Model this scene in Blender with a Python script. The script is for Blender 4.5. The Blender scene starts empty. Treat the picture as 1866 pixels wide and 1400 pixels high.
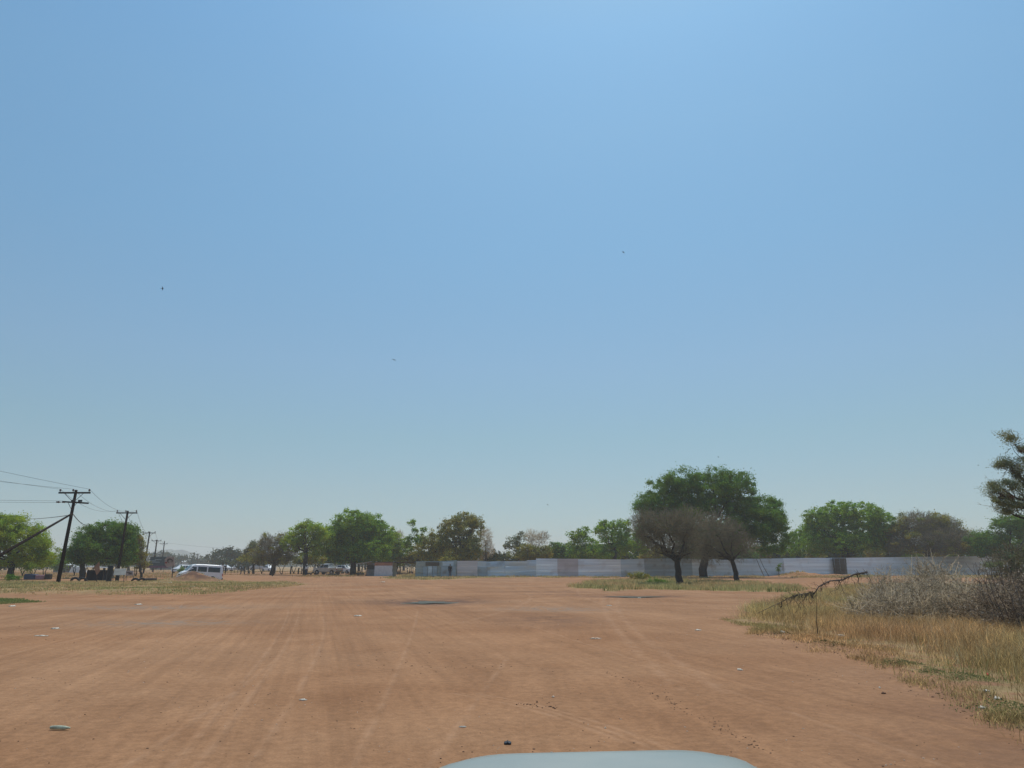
import bpy, bmesh, math, random
import numpy as np
from mathutils import Vector, Matrix
random.seed(7); rng = np.random.default_rng(7)
C = bpy.context.scene.collection
# ---------------------------------------------------------------- camera
F = 1298.0; TH = math.atan(330.0/F); EYE = 1.6
ct, st = math.cos(TH), math.sin(TH)
def ray(px, py):
    a = (px-933)/F; b = (700-py)/F
    return a/(ct-b*st), (st+b*ct)/(ct-b*st)          # x/y, z/y
def at(px, py, D):
    u, v = ray(px, py); return np.array([u*D, D, EYE+v*D])
def G(px, py, z=0.0):
    u, v = ray(px, py); D = (z-EYE)/v; return np.array([u*D, D, z])
cam = bpy.data.cameras.new('camera'); co = bpy.data.objects.new('camera', cam); C.objects.link(co)
co.location = (0, 0, EYE); co.rotation_euler = (math.pi/2+TH, 0, 0)
cam.sensor_width = 36; cam.lens = 36*F/1866; cam.clip_end = 6000; cam.clip_start = 0.05
bpy.context.scene.camera = co
# ---------------------------------------------------------------- noise
def _h(ix, iy, s=0):
    n = (ix.astype(np.int64)*374761393 + iy.astype(np.int64)*668265263 + s*1442695041) & 0x7fffffff
    n = ((n ^ (n >> 13))*1274126177) & 0x7fffffff
    return ((n ^ (n >> 16)) & 0xffff)/65535.0
def vn(x, y, s=0):
    x = np.asarray(x, float); y = np.asarray(y, float)
    ix = np.floor(x); iy = np.floor(y); fx = x-ix; fy = y-iy
    fx = fx*fx*(3-2*fx); fy = fy*fy*(3-2*fy)
    return (_h(ix, iy, s)*(1-fx)+_h(ix+1, iy, s)*fx)*(1-fy)+(_h(ix, iy+1, s)*(1-fx)+_h(ix+1, iy+1, s)*fx)*fy
P1 = G(785, 1095.5); P2 = G(1160, 1085.5)
MOUNDS = [(at(355, 1060, 66), 1.5, 1.3, .75), (at(320, 1060, 66), 2.5, 1.6, .22), (at(362, 1060, 86), 5.0, 4.0, -.40), (at(400, 1060, 67), 1.6, 1.6, .15),
          (at(1462, 1050, 107), 2.6, 1.8, .62), (at(1520, 1050, 109), 3.5, 1.8, .3)]
def sm(a, b, t):
    t = np.clip((t-a)/(b-a), 0, 1); return t*t*(3-2*t)
def verge(x, y):     # left bank mask
    e = 39.5+1.5*vn(x*.15, y*.15, 5)
    return sm(0, 2.5, y-e)*sm(0, 4, -17-x+np.clip(y-62, 0, 99)*.0)*sm(0, 6, 70-y)
def gz(x, y):
    x = np.asarray(x, float); y = np.asarray(y, float)
    r = np.hypot(x, y)
    z = .05*(vn(x*.25, y*.25, 1)-.5)+.018*(vn(x*1.1, y*1.1, 2)-.5)+.1*(vn(x*.05, y*.05, 3)-.5)*sm(15, 60, r)
    z = z+.20*verge(x, y)*(.6+.8*vn(x*.4, y*.4, 8))
    for c, sx, sy, h in MOUNDS:
        g = np.exp(-((x-c[0])/sx)**2-((y-c[1])/sy)**2)
        z = z+h*g*(.75+.5*vn(x*1.6, y*1.6, 9))
    for c, w, d, q in ((P1, 1.35, 2.2, .10), (P2, 1.7, 1.7, .10)):
        e = ((x-c[0])/(w*1.5))**2+((y-c[1])/(d*1.5))**2
        m = np.exp(-e*1.2); z = z*(1-m)-q*m
    return z
def gh(x, y): return float(gz(np.array([x]), np.array([y]))[0])
# ---------------------------------------------------------------- materials
def newmat(n):
    m = bpy.data.materials.new(n); m.use_nodes = True
    nt = m.node_tree; b = nt.nodes['Principled BSDF']; return m, nt, b
def N(nt, t, **k):
    n = nt.nodes.new(t)
    for a, v in k.items():
        if a.startswith('i_'):
            key = a[2:]; key = int(key) if key.isdigit() else key.replace('_', ' ')
            n.inputs[key].default_value = v
        else: setattr(n, a, v)
    return n
def L(nt, a, b): nt.links.new(a, b)
def mat(n, col, rough=.8, metal=0, var=.25, scale=3.0, bump=0.0, spec=.3, coords='Object', coat=0):
    m, nt, b = newmat(n)
    tc = N(nt, 'ShaderNodeTexCoord'); no = N(nt, 'ShaderNodeTexNoise'); no.inputs['Scale'].default_value = scale
    no.inputs['Detail'].default_value = 5; L(nt, tc.outputs[coords], no.inputs['Vector'])
    r = N(nt, 'ShaderNodeValToRGB'); r.color_ramp.elements[0].position = .3; r.color_ramp.elements[1].position = .7
    r.color_ramp.elements[0].color = tuple(c*(1-var) for c in col)+(1,); r.color_ramp.elements[1].color = tuple(min(1, c*(1+var)) for c in col)+(1,)
    L(nt, no.outputs['Fac'], r.inputs['Fac']); L(nt, r.outputs['Color'], b.inputs['Base Color'])
    b.inputs['Roughness'].default_value = rough; b.inputs['Metallic'].default_value = metal
    b.inputs['Specular IOR Level'].default_value = spec; b.inputs['Coat Weight'].default_value = coat
    if bump:
        bp = N(nt, 'ShaderNodeBump'); bp.inputs['Strength'].default_value = bump; bp.inputs['Distance'].default_value = .02
        L(nt, no.outputs['Fac'], bp.inputs['Height']); L(nt, bp.outputs['Normal'], b.inputs['Normal'])
    return m
def leafmat(n, col, trans=.42):
    m, nt, b = newmat(n); nt.nodes.remove(b)
    out = nt.nodes['Material Output']
    a = N(nt, 'ShaderNodeAttribute', attribute_name='tint')
    mx = N(nt, 'ShaderNodeMix', data_type='RGBA', blend_type='MULTIPLY'); mx.inputs['Factor'].default_value = 1
    mx.inputs['A'].default_value = col+(1,); L(nt, a.outputs['Color'], mx.inputs['B'])
    d = N(nt, 'ShaderNodeBsdfDiffuse'); t = N(nt, 'ShaderNodeBsdfTranslucent'); ms = N(nt, 'ShaderNodeMixShader'); ms.inputs['Fac'].default_value = trans
    L(nt, mx.outputs['Result'], d.inputs['Color']); L(nt, mx.outputs['Result'], t.inputs['Color'])
    L(nt, d.outputs[0], ms.inputs[1]); L(nt, t.outputs[0], ms.inputs[2]); L(nt, ms.outputs[0], out.inputs['Surface'])
    return m
M = {}
M['bark'] = mat('bark', (.045, .036, .030), .95, var=.35, scale=6, bump=.6)
M['barkpale'] = mat('bark_pale', (.30, .25, .20), .95, var=.4, scale=9)
M['barkgrey'] = mat('bark_grey', (.13, .105, .09), .95, var=.35, scale=6, bump=.6)
M['pole'] = mat('creosote_pole', (.020, .014, .012), .95, var=.3, scale=4, bump=.3, spec=.03)
M['iron'] = mat('dark_iron', (.04, .04, .042), .6, metal=.3)
M['ceramic'] = mat('insulator', (.09, .05, .04), .3)
M['wire'] = mat('wire', (.05, .05, .055), .6)
M['green'] = leafmat('leaf_green', (.22, .35, .038))
M['lime'] = leafmat('leaf_lime', (.31, .42, .045))
M['deep'] = leafmat('leaf_deep', (.14, .25, .038))
M['olive'] = leafmat('leaf_olive', (.27, .26, .06))
M['grey'] = leafmat('leaf_greygreen', (.22, .24, .12))
M['far'] = leafmat('leaf_far', (.07, .09, .035), .2)
M['twig'] = leafmat('twig_brown', (.21, .185, .125), .3)
M['twiggrey'] = leafmat('twig_grey', (.47, .385, .265), .4)
M['seed'] = leafmat('grass_seed', (.55, .43, .24), .35)
M['twigmid'] = leafmat('twig_mid', (.27, .21, .15), .3)
M['straw'] = leafmat('grass_straw', (.49, .335, .15), .4)
M['verge'] = leafmat('grass_verge', (.50, .375, .175), .5)
M['lush'] = leafmat('grass_green', (.23, .24, .085), .5)
M['weed'] = leafmat('weed_green', (.20, .21, .09), .5)
M['deadleaf'] = leafmat('leaf_dead', (.55, .47, .38), .4)
M['nest'] = leafmat('nest_straw', (.22, .11, .055), .1)
M['rubber'] = mat('rubber', (.022, .022, .024), .85)
M['white'] = mat('white_paint', (.78, .79, .80), .35, var=.05, coat=.4)
M['whiteflat'] = mat('white_board', (.78, .80, .77), .6, var=.15)
M['silver'] = mat('silver_paint', (.5, .51, .52), .35, metal=.3, var=.05, coat=.4)
M['glass'] = mat('dark_glass', (.015, .02, .022), .08, var=.1, spec=.6)
M['wind'] = mat('windscreen_glass', (.03, .06, .055), .05, var=.1, spec=.8)
M['red'] = mat('red_lens', (.45, .02, .015), .3)
M['lamp'] = mat('lamp_lens', (.7, .7, .68), .15)
M['hub'] = mat('hub_steel', (.35, .35, .36), .45, metal=.5)
M['black'] = mat('black_trim', (.02, .02, .022), .5)
M['drum'] = mat('black_plastic', (.018, .022, .026), .5)
M['wood'] = mat('weathered_wood', (.16, .115, .08), .9, bump=.3)
M['darkwood'] = mat('dark_wood', (.05, .04, .033), .9, bump=.3)
M['rust'] = mat('rusty_plate', (.30, .17, .12), .8, var=.3)
M['skin'] = mat('skin_brown', (.07, .04, .027), .6)
M['cblack'] = mat('cloth_black', (.012, .014, .018), .9)
M['cblue'] = mat('cloth_blue', (.03, .04, .07), .9)
M['cwhite'] = mat('cloth_white', (.6, .62, .62), .9)
M['pink'] = mat('pink_cloth', (.30, .17, .19), .9)
M['bluecloth'] = mat('blue_cloth', (.05, .07, .12), .8)
M['teal'] = mat('billboard_teal', (.03, .065, .075), .6)
M['purple'] = mat('billboard_purple', (.13, .05, .09), .6)
M['palegrey'] = mat('pale_grey', (.36, .33, .32), .8)
M['beige'] = mat('beige_disc', (.42, .34, .30), .8)
M['dimbrown'] = mat('brown_print', (.08, .06, .05), .8)
M['redp'] = mat('red_print', (.35, .06, .05), .8)
M['stripe'] = mat('pale_print', (.45, .55, .55), .8)
M['kwall'] = mat('kiosk_wall', (.60, .59, .60), .7, var=.12)
M['kfront'] = mat('kiosk_front', (.20, .21, .22), .8, var=.2)
M['kband'] = mat('kiosk_band', (.36, .17, .11), .8)
M['roofdark'] = mat('dark_roof', (.05, .045, .045), .8)
M['roofzinc'] = mat('zinc_roof', (.45, .46, .48), .5, metal=.2)
M['plaster'] = mat('plaster', (.33, .28, .24), .9)
M['orange'] = mat('tile_orange', (.50, .22, .12), .85)
M['concrete'] = mat('grey_block', (.2, .19, .18), .9)
M['paper'] = mat('litter_white', (.55, .52, .45), .8, var=.2, scale=20)
M['stoned'] = mat('clod_dark', (.09, .05, .035), .95, var=.4, scale=20)
M['stonel'] = mat('stone_pale', (.48, .38, .30), .95, var=.3, scale=20)
M['plastic'] = mat('black_bag', (.02, .022, .028), .35, bump=.5, scale=30)
M['redlit'] = mat('red_wrapper', (.6, .05, .04), .5)
M['bird'] = mat('bird_dark', (.02, .02, .025), .8)
M['hill'] = mat('hill_scrub', (.09, .10, .075), 1, scale=.05, var=.4)
def corr(n, col, rough, metal, stain, sc=1.2):      # corrugated sheet: weathering running with the sheet
    m, nt, b = newmat(n)
    tc = N(nt, 'ShaderNodeTexCoord'); mp = N(nt, 'ShaderNodeMapping'); mp.inputs['Scale'].default_value = (.09, .09, 2.4)
    L(nt, tc.outputs['Object'], mp.inputs['Vector'])
    n1 = N(nt, 'ShaderNodeTexNoise'); n1.inputs['Scale'].default_value = sc; n1.inputs['Detail'].default_value = 6; L(nt, mp.outputs[0], n1.inputs['Vector'])
    n2 = N(nt, 'ShaderNodeTexNoise'); n2.inputs['Scale'].default_value = .8; n2.inputs['Detail'].default_value = 4; L(nt, tc.outputs['Object'], n2.inputs['Vector'])
    r = N(nt, 'ShaderNodeValToRGB'); r.color_ramp.elements[0].position = .35; r.color_ramp.elements[1].position = .65
    r.color_ramp.elements[0].color = tuple(c*.82 for c in col)+(1,); r.color_ramp.elements[1].color = tuple(min(1, c*1.15) for c in col)+(1,)
    L(nt, n1.outputs['Fac'], r.inputs['Fac'])
    r2 = N(nt, 'ShaderNodeValToRGB'); r2.color_ramp.elements[0].position = .56; r2.color_ramp.elements[1].position = .72
    r2.color_ramp.elements[0].color = (0, 0, 0, 1); r2.color_ramp.elements[1].color = (.7, .7, .7, 1); L(nt, n2.outputs['Fac'], r2.inputs['Fac'])
    mx = N(nt, 'ShaderNodeMix', data_type='RGBA'); L(nt, r2.outputs['Color'], mx.inputs['Factor']); L(nt, r.outputs['Color'], mx.inputs['A'])
    mx.inputs['B'].default_value = stain+(1,); L(nt, mx.outputs['Result'], b.inputs['Base Color'])
    b.inputs['Roughness'].default_value = rough; b.inputs['Metallic'].default_value = metal
    return m
M['galv'] = corr('galvanised_bright', (.76, .82, .88), .4, .35, (.60, .60, .62))
M['galvdull'] = corr('galvanised_dull', (.54, .62, .68), .45, .4, (.30, .29, .28))
M['galvpink'] = corr('galvanised_pink', (.60, .55, .55), .6, .2, (.48, .43, .42))
M['galvdark'] = corr('galvanised_dark', (.33, .40, .45), .5, .4, (.2, .19, .18))
M['galvgreen'] = corr('old_green_zinc', (.36, .40, .38), .7, .2, (.28, .21, .15))
M['rustbrown'] = corr('rust_brown_sheet', (.11, .095, .075), .8, .1, (.1, .06, .04))
# ---------------------------------------------------------------- mesh helpers
def tagp(o, label=None, cat=None, group=None, kind=None):
    if label: o['label'] = label
    if cat: o['category'] = cat
    if group: o['group'] = group
    if kind: o['kind'] = kind
    return o
def thing(name, label, cat, loc, group=None):
    o = bpy.data.objects.new(name, None); C.objects.link(o); o.location = tuple(float(v) for v in loc); o.empty_display_size = .3
    return tagp(o, label, cat, group)
def base_of(o):
    while o.parent: o = o.parent
    return np.array(o.location)
def npmesh(name, V, faces4=None, faces3=None, tint=None, material=None, parent=None, origin=None, smooth=False):
    V = np.asarray(V, float)
    org = base_of(parent) if parent is not None else (np.zeros(3) if origin is None else np.asarray(origin, float))
    me = bpy.data.meshes.new(name); me.vertices.add(len(V)); me.vertices.foreach_set('co', (V-org).astype(np.float32).ravel())
    ls = []; st_ = []; tot = []; k = 0
    for f, n in ((faces4, 4), (faces3, 3)):
        if f is not None and len(f):
            f = np.asarray(f, np.int32); ls.append(f.ravel()); st_.append(k+np.arange(len(f))*n); tot.append(np.full(len(f), n)); k += len(f)*n
    ls = np.concatenate(ls); st_ = np.concatenate(st_)
    me.loops.add(len(ls)); me.loops.foreach_set('vertex_index', ls.astype(np.int32))
    me.polygons.add(len(st_)); me.polygons.foreach_set('loop_start', st_.astype(np.int32))
    if smooth: me.polygons.foreach_set('use_smooth', np.ones(len(st_), bool))
    if tint is not None:
        a = me.attributes.new('tint', 'FLOAT_COLOR', 'POINT'); c = np.ones((len(V), 4), np.float32); c[:, :3] = tint; a.data.foreach_set('color', c.ravel())
    me.update(calc_edges=True); me.validate()
    if material: me.materials.append(material)
    o = bpy.data.objects.new(name, me); C.objects.link(o)
    if parent is not None: o.parent = parent
    else: o.location = tuple(org)
    return o
class MB:
    def __init__(s): s.v = []; s.f = []
    def add(s, v, f):
        k = len(s.v); s.v += [tuple(map(float, p)) for p in v]; s.f += [tuple(k+i for i in q) for q in f]
    def box(s, c, d, rz=0, rx=0, ry=0, bev=.0):
        R = Matrix.Rotation(rz, 3, 'Z') @ Matrix.Rotation(ry, 3, 'Y') @ Matrix.Rotation(rx, 3, 'X'); c = Vector(tuple(map(float, c)))
        b = min(min(d)*.2, bev) if bev else min(d)*.08
        x, y, z = d[0]/2, d[1]/2, d[2]/2
        vs = []; fs = []
        # chamfered box: 24 verts
        bm = bmesh.new(); bmesh.ops.create_cube(bm, size=1)
        for q in bm.verts: q.co = Vector((q.co.x*d[0], q.co.y*d[1], q.co.z*d[2]))
        bmesh.ops.bevel(bm, geom=bm.edges[:], offset=b, segments=1, affect='EDGES')
        bm.verts.index_update()
        vs = [R @ q.co + c for q in bm.verts]; fs = [[q.index for q in f.verts] for f in bm.faces]; bm.free()
        s.add(vs, fs)
    def tube(s, pts, rad, n=8, cap=True):
        pts = [Vector(tuple(map(float, p))) for p in pts]
        if not hasattr(rad, '__len__'): rad = [rad]*len(pts)
        rings = []; up = None
        for i, p in enumerate(pts):
            t = (pts[min(i+1, len(pts)-1)]-pts[max(i-1, 0)])
            if t.length < 1e-9: t = Vector((0, 0, 1))
            t.normalize()
            if up is None: up = t.orthogonal().normalized()
            up = (up-t*up.dot(t))
            if up.length < 1e-6: up = t.orthogonal()
            up.normalize(); w = t.cross(up)
            rings.append([p+(up*math.cos(2*math.pi*k/n)+w*math.sin(2*math.pi*k/n))*rad[i] for k in range(n)])
        v = [q for r in rings for q in r]; f = []
        for i in range(len(pts)-1):
            for k in range(n): f.append((i*n+k, i*n+(k+1) % n, (i+1)*n+(k+1) % n, (i+1)*n+k))
        if cap: f.append(tuple(range(n))[::-1]); f.append(tuple((len(pts)-1)*n+k for k in range(n)))
        s.add(v, f)
    def cyl(s, a, b, r, n=12, r2=None): s.tube([a, b], [r, r if r2 is None else r2], n)
    def poly(s, pts): s.add(pts, [tuple(range(len(pts)))])
    def build(s, name, material, parent=None, origin=None, smooth=False, bevel=0):
        org = base_of(parent) if parent is not None else (np.zeros(3) if origin is None else np.asarray(origin, float))
        me = bpy.data.meshes.new(name); me.from_pydata([tuple(np.array(p)-org) for p in s.v], [], s.f); me.materials.append(material)
        if smooth:
            for p in me.polygons: p.use_smooth = True
        me.update()
        o = bpy.data.objects.new(name, me); C.objects.link(o)
        if parent is not None: o.parent = parent
        else: o.location = tuple(map(float, org))
        return o
def rotz_verts(mb, c, a):
    ca, sa = math.cos(a), math.sin(a)
    mb.v = [(c[0]+(x)*ca-(y)*sa, c[1]+(x)*sa+(y)*ca, z+c[2]) for x, y, z in mb.v]
# leaves: rhombi with random orientation
def leaf_quads(P, size, aspect=.55, flat=0.0):
    n = len(P); d = rng.normal(size=(n, 3)); d[:, 2] *= (1-flat); d /= np.linalg.norm(d, axis=1)[:, None]
    e = rng.normal(size=(n, 3)); e -= d*np.sum(e*d, 1)[:, None]; e /= np.linalg.norm(e, axis=1)[:, None]
    s = (np.asarray(size)*(.6+.8*rng.random(n)))[:, None]
    V = np.stack([P-d*s*.5, P+e*s*aspect*.5, P+d*s*.5, P-e*s*aspect*.5], 1).reshape(-1, 3)
    return V, np.arange(4*n).reshape(n, 4)
def ribbons(A, B, w):
    d = B-A; n = len(A); L_ = np.linalg.norm(d, axis=1)[:, None]+1e-9; d = d/L_
    e = rng.normal(size=(n, 3)); e -= d*np.sum(e*d, 1)[:, None]; e /= np.linalg.norm(e, axis=1)[:, None]
    w = np.asarray(w); w = np.full(n, w) if w.ndim == 0 else w; w = w[:, None]
    V = np.stack([A-e*w*.5, A+e*w*.5, B+e*w*.2, B-e*w*.2], 1).reshape(-1, 3)
    return V, np.arange(4*n).reshape(n, 4)
def bez(a, b, sag, n=7, wob=.03):
    a = np.array(a, float); b = np.array(b, float); L_ = np.linalg.norm(b-a)
    m = (a+b)/2+np.array([0, 0, sag])
    t = np.linspace(0, 1, n)[:, None]
    p = (1-t)**2*a+2*t*(1-t)*m+t*t*b
    j = rng.normal(size=p.shape)*L_*wob; j[0] = 0; j[-1] = 0
    return p+j
def tree(name, label, D, base, fork, lobes, leaf='green', size=None, dens=1.0, tr=.28, bare=False, cat='tree', twig='twig', mix=None, clump=.75,
         bark='bark', depth=.8, group=None, thin=1.0, stems=1, droop=0.0, sub=True):
    if clump == .75: clump = .62
    """base=(px,py) of trunk foot, fork=(px,py) where limbs part, lobes=(px,py,rx,ry) of the crown, all seen at distance D."""
    k = D/1339.
    b = at(base[0], base[1], D); b[2] = gh(b[0], b[1])-.05
    root = thing(name, label, cat, b, group)
    f = at(fork[0], fork[1], D)
    T = MB(); size = size or max(.10, D*.0019)
    if stems == 1:
        T.tube(bez(b, f, 0, 6, .03), np.linspace(tr*1.35, tr, 6), 9)
    Cs = []; ends = []
    for (px, py, rx, ry) in lobes:
        c = at(px, py, D); c[1] += rng.uniform(-.45, .45)*rx*k*depth*1.6; R = np.array([rx*k, rx*k*depth, ry*k])
        Cs.append((c, R))
        s0 = f if stems == 1 else b+np.array([rng.uniform(-.02, .02), rng.uniform(-.02, .02), 0])
        low = c-np.array([0, 0, R[2]*.35]); pl = bez(s0, low, .12*np.linalg.norm(low-s0), 7, .035)
        T.tube(pl, np.linspace(tr*(.55 if stems == 1 else .8), tr*.12, 7), 7)
        area = (R[0]*R[2])*math.pi
        nb = max(4, int(area*.3)) if sub else 3
        for _ in range(min(nb, 60)):
            d = rng.normal(size=3); d /= np.linalg.norm(d); d[2] = d[2]*.8+.25
            e = c+R*d*rng.uniform(.6, .95); s = pl[rng.integers(3, 7)]
            q = bez(s, e, .08*np.linalg.norm(e-s), 5, .05); T.tube(q, np.linspace(tr*.10, tr*.03, 5), 4, False); ends.append(q[3]); ends.append(q[4])
    T.build('trunk', M[bark], root, smooth=True)
    if bare:
        A = []; B = []; W = []; Tn = []
        for (c, R) in Cs:
            area = R[0]*R[2]*math.pi
            n = int(area*34*dens)
            d = rng.normal(size=(n, 3)); d /= np.linalg.norm(d, axis=1)[:, None]
            s = c+R*d*(rng.random(n)**.45)[:, None]*.82
            out = d*.7+rng.normal(size=(n, 3))*.45; out[:, 2] += .25-droop; out /= np.linalg.norm(out, axis=1)[:, None]
            ln = (rng.uniform(.35, 1.0, n)*clump*1.15)[:, None]
            e = s+out*ln; A.append(s); B.append(e); W.append(np.full(n, .022*thin+D*.00016))
            for _ in range(5):
                t = rng.random((n, 1)); s2 = s*(1-t)+e*t; o2 = out+rng.normal(size=(n, 3))*.75; o2 /= np.linalg.norm(o2, axis=1)[:, None]
                e2 = s2+o2*ln*rng.uniform(.3, .6, (n, 1)); A.append(s2); B.append(e2); W.append(np.full(n, .011*thin+D*.00013))
        A = np.concatenate(A); B = np.concatenate(B); V, Q = ribbons(A, B, np.concatenate(W))
        tn = np.repeat((.7+.6*vn(A[:, 0]*.9+A[:, 1], A[:, 2]*.9, 4))[:, None]*(.85+.3*rng.random((len(A), 1)))*np.ones(3), 4, 0)
        npmesh('crown', V, Q, None, tn, M[twig], root)
        if not mix: return root
    Ps = []; Ts = []
    for (c, R) in Cs:
        area = R[0]*R[2]*math.pi
        nc = max(5, int(area/(clump**2)*2.3*dens*(mix or 1)))
        d = rng.normal(size=(nc, 3)); d /= np.linalg.norm(d, axis=1)[:, None]
        rr = rng.random(nc)**.33*rng.choice([1, 1, 1.1], nc)
        P = c+R*d*rr[:, None]
        nl = max(12, int(1.5*clump**2/(size**2*.55)*3.0))
        m = rng.normal(size=(nc, nl, 3))*clump*.36*rng.uniform(.6, 1.5, (nc, 1, 1))*rng.uniform(.6, 1.35, (nc, 1, 3)); m[:, :, 2] *= .7; far_ = rng.random((nc, nl)) < .06; m[far_] *= 1.6
        if droop: m[:, :, 2] -= droop*rng.random((nc, nl))*clump
        P2_ = (P[:, None, :]+m).reshape(-1, 3)
        cl = rng.uniform(.72, 1.3, (nc, 1)); yel = rng.uniform(-.12, .16, (nc, 1))
        tcl = np.concatenate([cl*(1+yel), cl, cl*(1-yel*1.5)], 1)
        Ts.append(np.repeat(np.repeat(tcl, nl, 0)*rng.uniform(.85, 1.15, (nc*nl, 1)), 4, 0)); Ps.append(P2_)
    P = np.concatenate(Ps); V, Q = leaf_quads(P, size)
    npmesh('crown' if not bare else 'leaves', V, Q, None, np.concatenate(Ts), M[leaf], root)
    return root
# ---------------------------------------------------------------- ground
def axis(lo, hi, s0, g):
    a = [0.0]
    while a[-1] < hi: a.append(a[-1]+max(s0, g*a[-1]))
    b = [0.0]
    while b[-1] < -lo: b.append(b[-1]+max(s0, g*b[-1]))
    return np.array([-q for q in b[:0:-1]]+a)
def build_ground():
    X = axis(-1800, 1800, .16, .017); Y = axis(-120, 2600, .13, .012)
    # keep rows coarse behind the camera
    Y = np.concatenate([[-600, -300, -120, -60, -30, -15, -8, -4, -2], Y[Y >= 0]])
    gx, gy = np.meshgrid(X, Y); z = gz(gx, gy)
    V = np.stack([gx, gy, z], 2).reshape(-1, 3); nx = len(X); ny = len(Y)
    i = np.arange((ny-1)*(nx-1)); r = i//(nx-1); c = i % (nx-1); a = r*nx+c
    Q = np.stack([a, a+1, a+nx+1, a+nx], 1)
    m, nt, b = newmat('red_dirt')
    geo = N(nt, 'ShaderNodeNewGeometry'); pos = geo.outputs['Position']
    def noise(scale, detail=5, vec=None, sc=None, rz=0, dist=0):
        mp = N(nt, 'ShaderNodeMapping', vector_type='TEXTURE' if False else 'POINT'); mp.inputs['Rotation'].default_value = (0, 0, rz)
        if sc: mp.inputs['Scale'].default_value = sc
        L(nt, pos, mp.inputs['Vector']); n = N(nt, 'ShaderNodeTexNoise'); n.inputs['Scale'].default_value = scale; n.inputs['Detail'].default_value = detail
        n.inputs['Distortion'].default_value = dist; L(nt, mp.outputs[0], n.inputs['Vector']); return n.outputs['Fac']
    def ramp(v, p0, p1, c0=(0, 0, 0, 1), c1=(1, 1, 1, 1)):
        r = N(nt, 'ShaderNodeValToRGB'); e = r.color_ramp.elements; e[0].position = p0; e[1].position = p1; e[0].color = c0; e[1].color = c1; L(nt, v, r.inputs['Fac']); return r.outputs['Color']
    def mixc(f, a, b, mode='MIX'):
        x = N(nt, 'ShaderNodeMix', data_type='RGBA', blend_type=mode)
        for s, v in (('Factor', f), ('A', a), ('B', b)):
            if isinstance(v, (int, float)): x.inputs[s].default_value = v
            elif isinstance(v, tuple): x.inputs[s].default_value = v
            else: L(nt, v, x.inputs[s])
        return x.outputs['Result']
    def math_(op, a, b=None, c=None, clamp=False):
        x = N(nt, 'ShaderNodeMath', operation=op); x.use_clamp = clamp
        for i_, v in enumerate((a, b, c)):
            if v is None: continue
            if isinstance(v, (int, float)): x.inputs[i_].default_value = v
            else: L(nt, v, x.inputs[i_])
        return x.outputs[0]
    col = ramp(noise(.22, 6), .3, .7, (.297, .158, .080, 1), (.378, .215, .116, 1))
    col = mixc(.6, col, ramp(noise(.07, 3, dist=.5), .42, .62, (1, 1, 1, 1), (1.0, .90, .80, 1)), 'MULTIPLY'); col = mixc(.5, col, ramp(noise(.33, 5, dist=1.2), .45, .7, (1, 1, 1, 1), (.80, .74, .68, 1)), 'MULTIPLY'); fine = noise(9, 8); col = mixc(.6, col, ramp(fine, .25, .75, (.66, .65, .64, 1), (1.2, 1.2, 1.2, 1)), 'MULTIPLY'); col = mixc(.5, col, ramp(noise(38, 6), .3, .7, (.70, .69, .68, 1), (1.2, 1.2, 1.2, 1)), 'MULTIPLY'); col = mixc(.35, col, ramp(noise(.75, 4, dist=.6), .38, .62, (.78, .74, .70, 1), (1.06, 1.06, 1.06, 1)), 'MULTIPLY')
    # long drag marks left by wheels, in the two ways traffic crosses the yard
    def streak(rz, fx, fy, det=5):
        vr = N(nt, 'ShaderNodeVectorRotate', rotation_type='Z_AXIS'); vr.inputs['Angle'].default_value = rz; L(nt, pos, vr.inputs['Vector'])
        mp = N(nt, 'ShaderNodeMapping'); mp.inputs['Scale'].default_value = (fx, fy, 1); L(nt, vr.outputs[0], mp.inputs['Vector'])
        n = N(nt, 'ShaderNodeTexNoise'); n.inputs['Scale'].default_value = 1; n.inputs['Detail'].default_value = det; n.inputs['Distortion'].default_value = .15; L(nt, mp.outputs[0], n.inputs['Vector']); return n.outputs['Fac']
    sx0 = N(nt, 'ShaderNodeSeparateXYZ'); L(nt, pos, sx0.inputs[0])
    def sweep(p, q, r, fr, fa, det=5):      # streaks that follow a circle through three points
        ax, ay, bx, by, cx, cy = p[0], p[1], q[0], q[1], r[0], r[1]; d = 2*(ax*(by-cy)+bx*(cy-ay)+cx*(ay-by))
        ux = ((ax*ax+ay*ay)*(by-cy)+(bx*bx+by*by)*(cy-ay)+(cx*cx+cy*cy)*(ay-by))/d; uy = ((ax*ax+ay*ay)*(cx-bx)+(bx*bx+by*by)*(ax-cx)+(cx*cx+cy*cy)*(bx-ax))/d
        dx = math_('SUBTRACT', sx0.outputs[0], ux); dy = math_('SUBTRACT', sx0.outputs[1], uy)
        rad = math_('SQRT', math_('ADD', math_('MULTIPLY', dx, dx), math_('MULTIPLY', dy, dy))); R_ = math.hypot(ax-ux, ay-uy)
        ang = math_('MULTIPLY', math_('ARCTAN2', dy, dx), R_*fa); rr = math_('MULTIPLY', rad, fr)
        cb = N(nt, 'ShaderNodeCombineXYZ'); L(nt, rr, cb.inputs[0]); L(nt, ang, cb.inputs[1])
        n = N(nt, 'ShaderNodeTexNoise'); n.inputs['Scale'].default_value = 1; n.inputs['Detail'].default_value = det; n.inputs['Distortion'].default_value = .1; L(nt, cb.outputs[0], n.inputs['Vector']); return n.outputs['Fac']
    sA = noise(5, 5, sc=(1, .035, 1), rz=-.24, dist=.2); sB = noise(4.5, 5, sc=(1, .03, 1), rz=.62, dist=.2); sC = noise(1.3, 5, sc=(1, .05, 1), rz=-.1)
    sD = noise(1.1, 5, sc=(1, .06, 1), rz=.9, dist=.3)
    where = ramp(noise(.09, 2), .45, .55)
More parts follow.
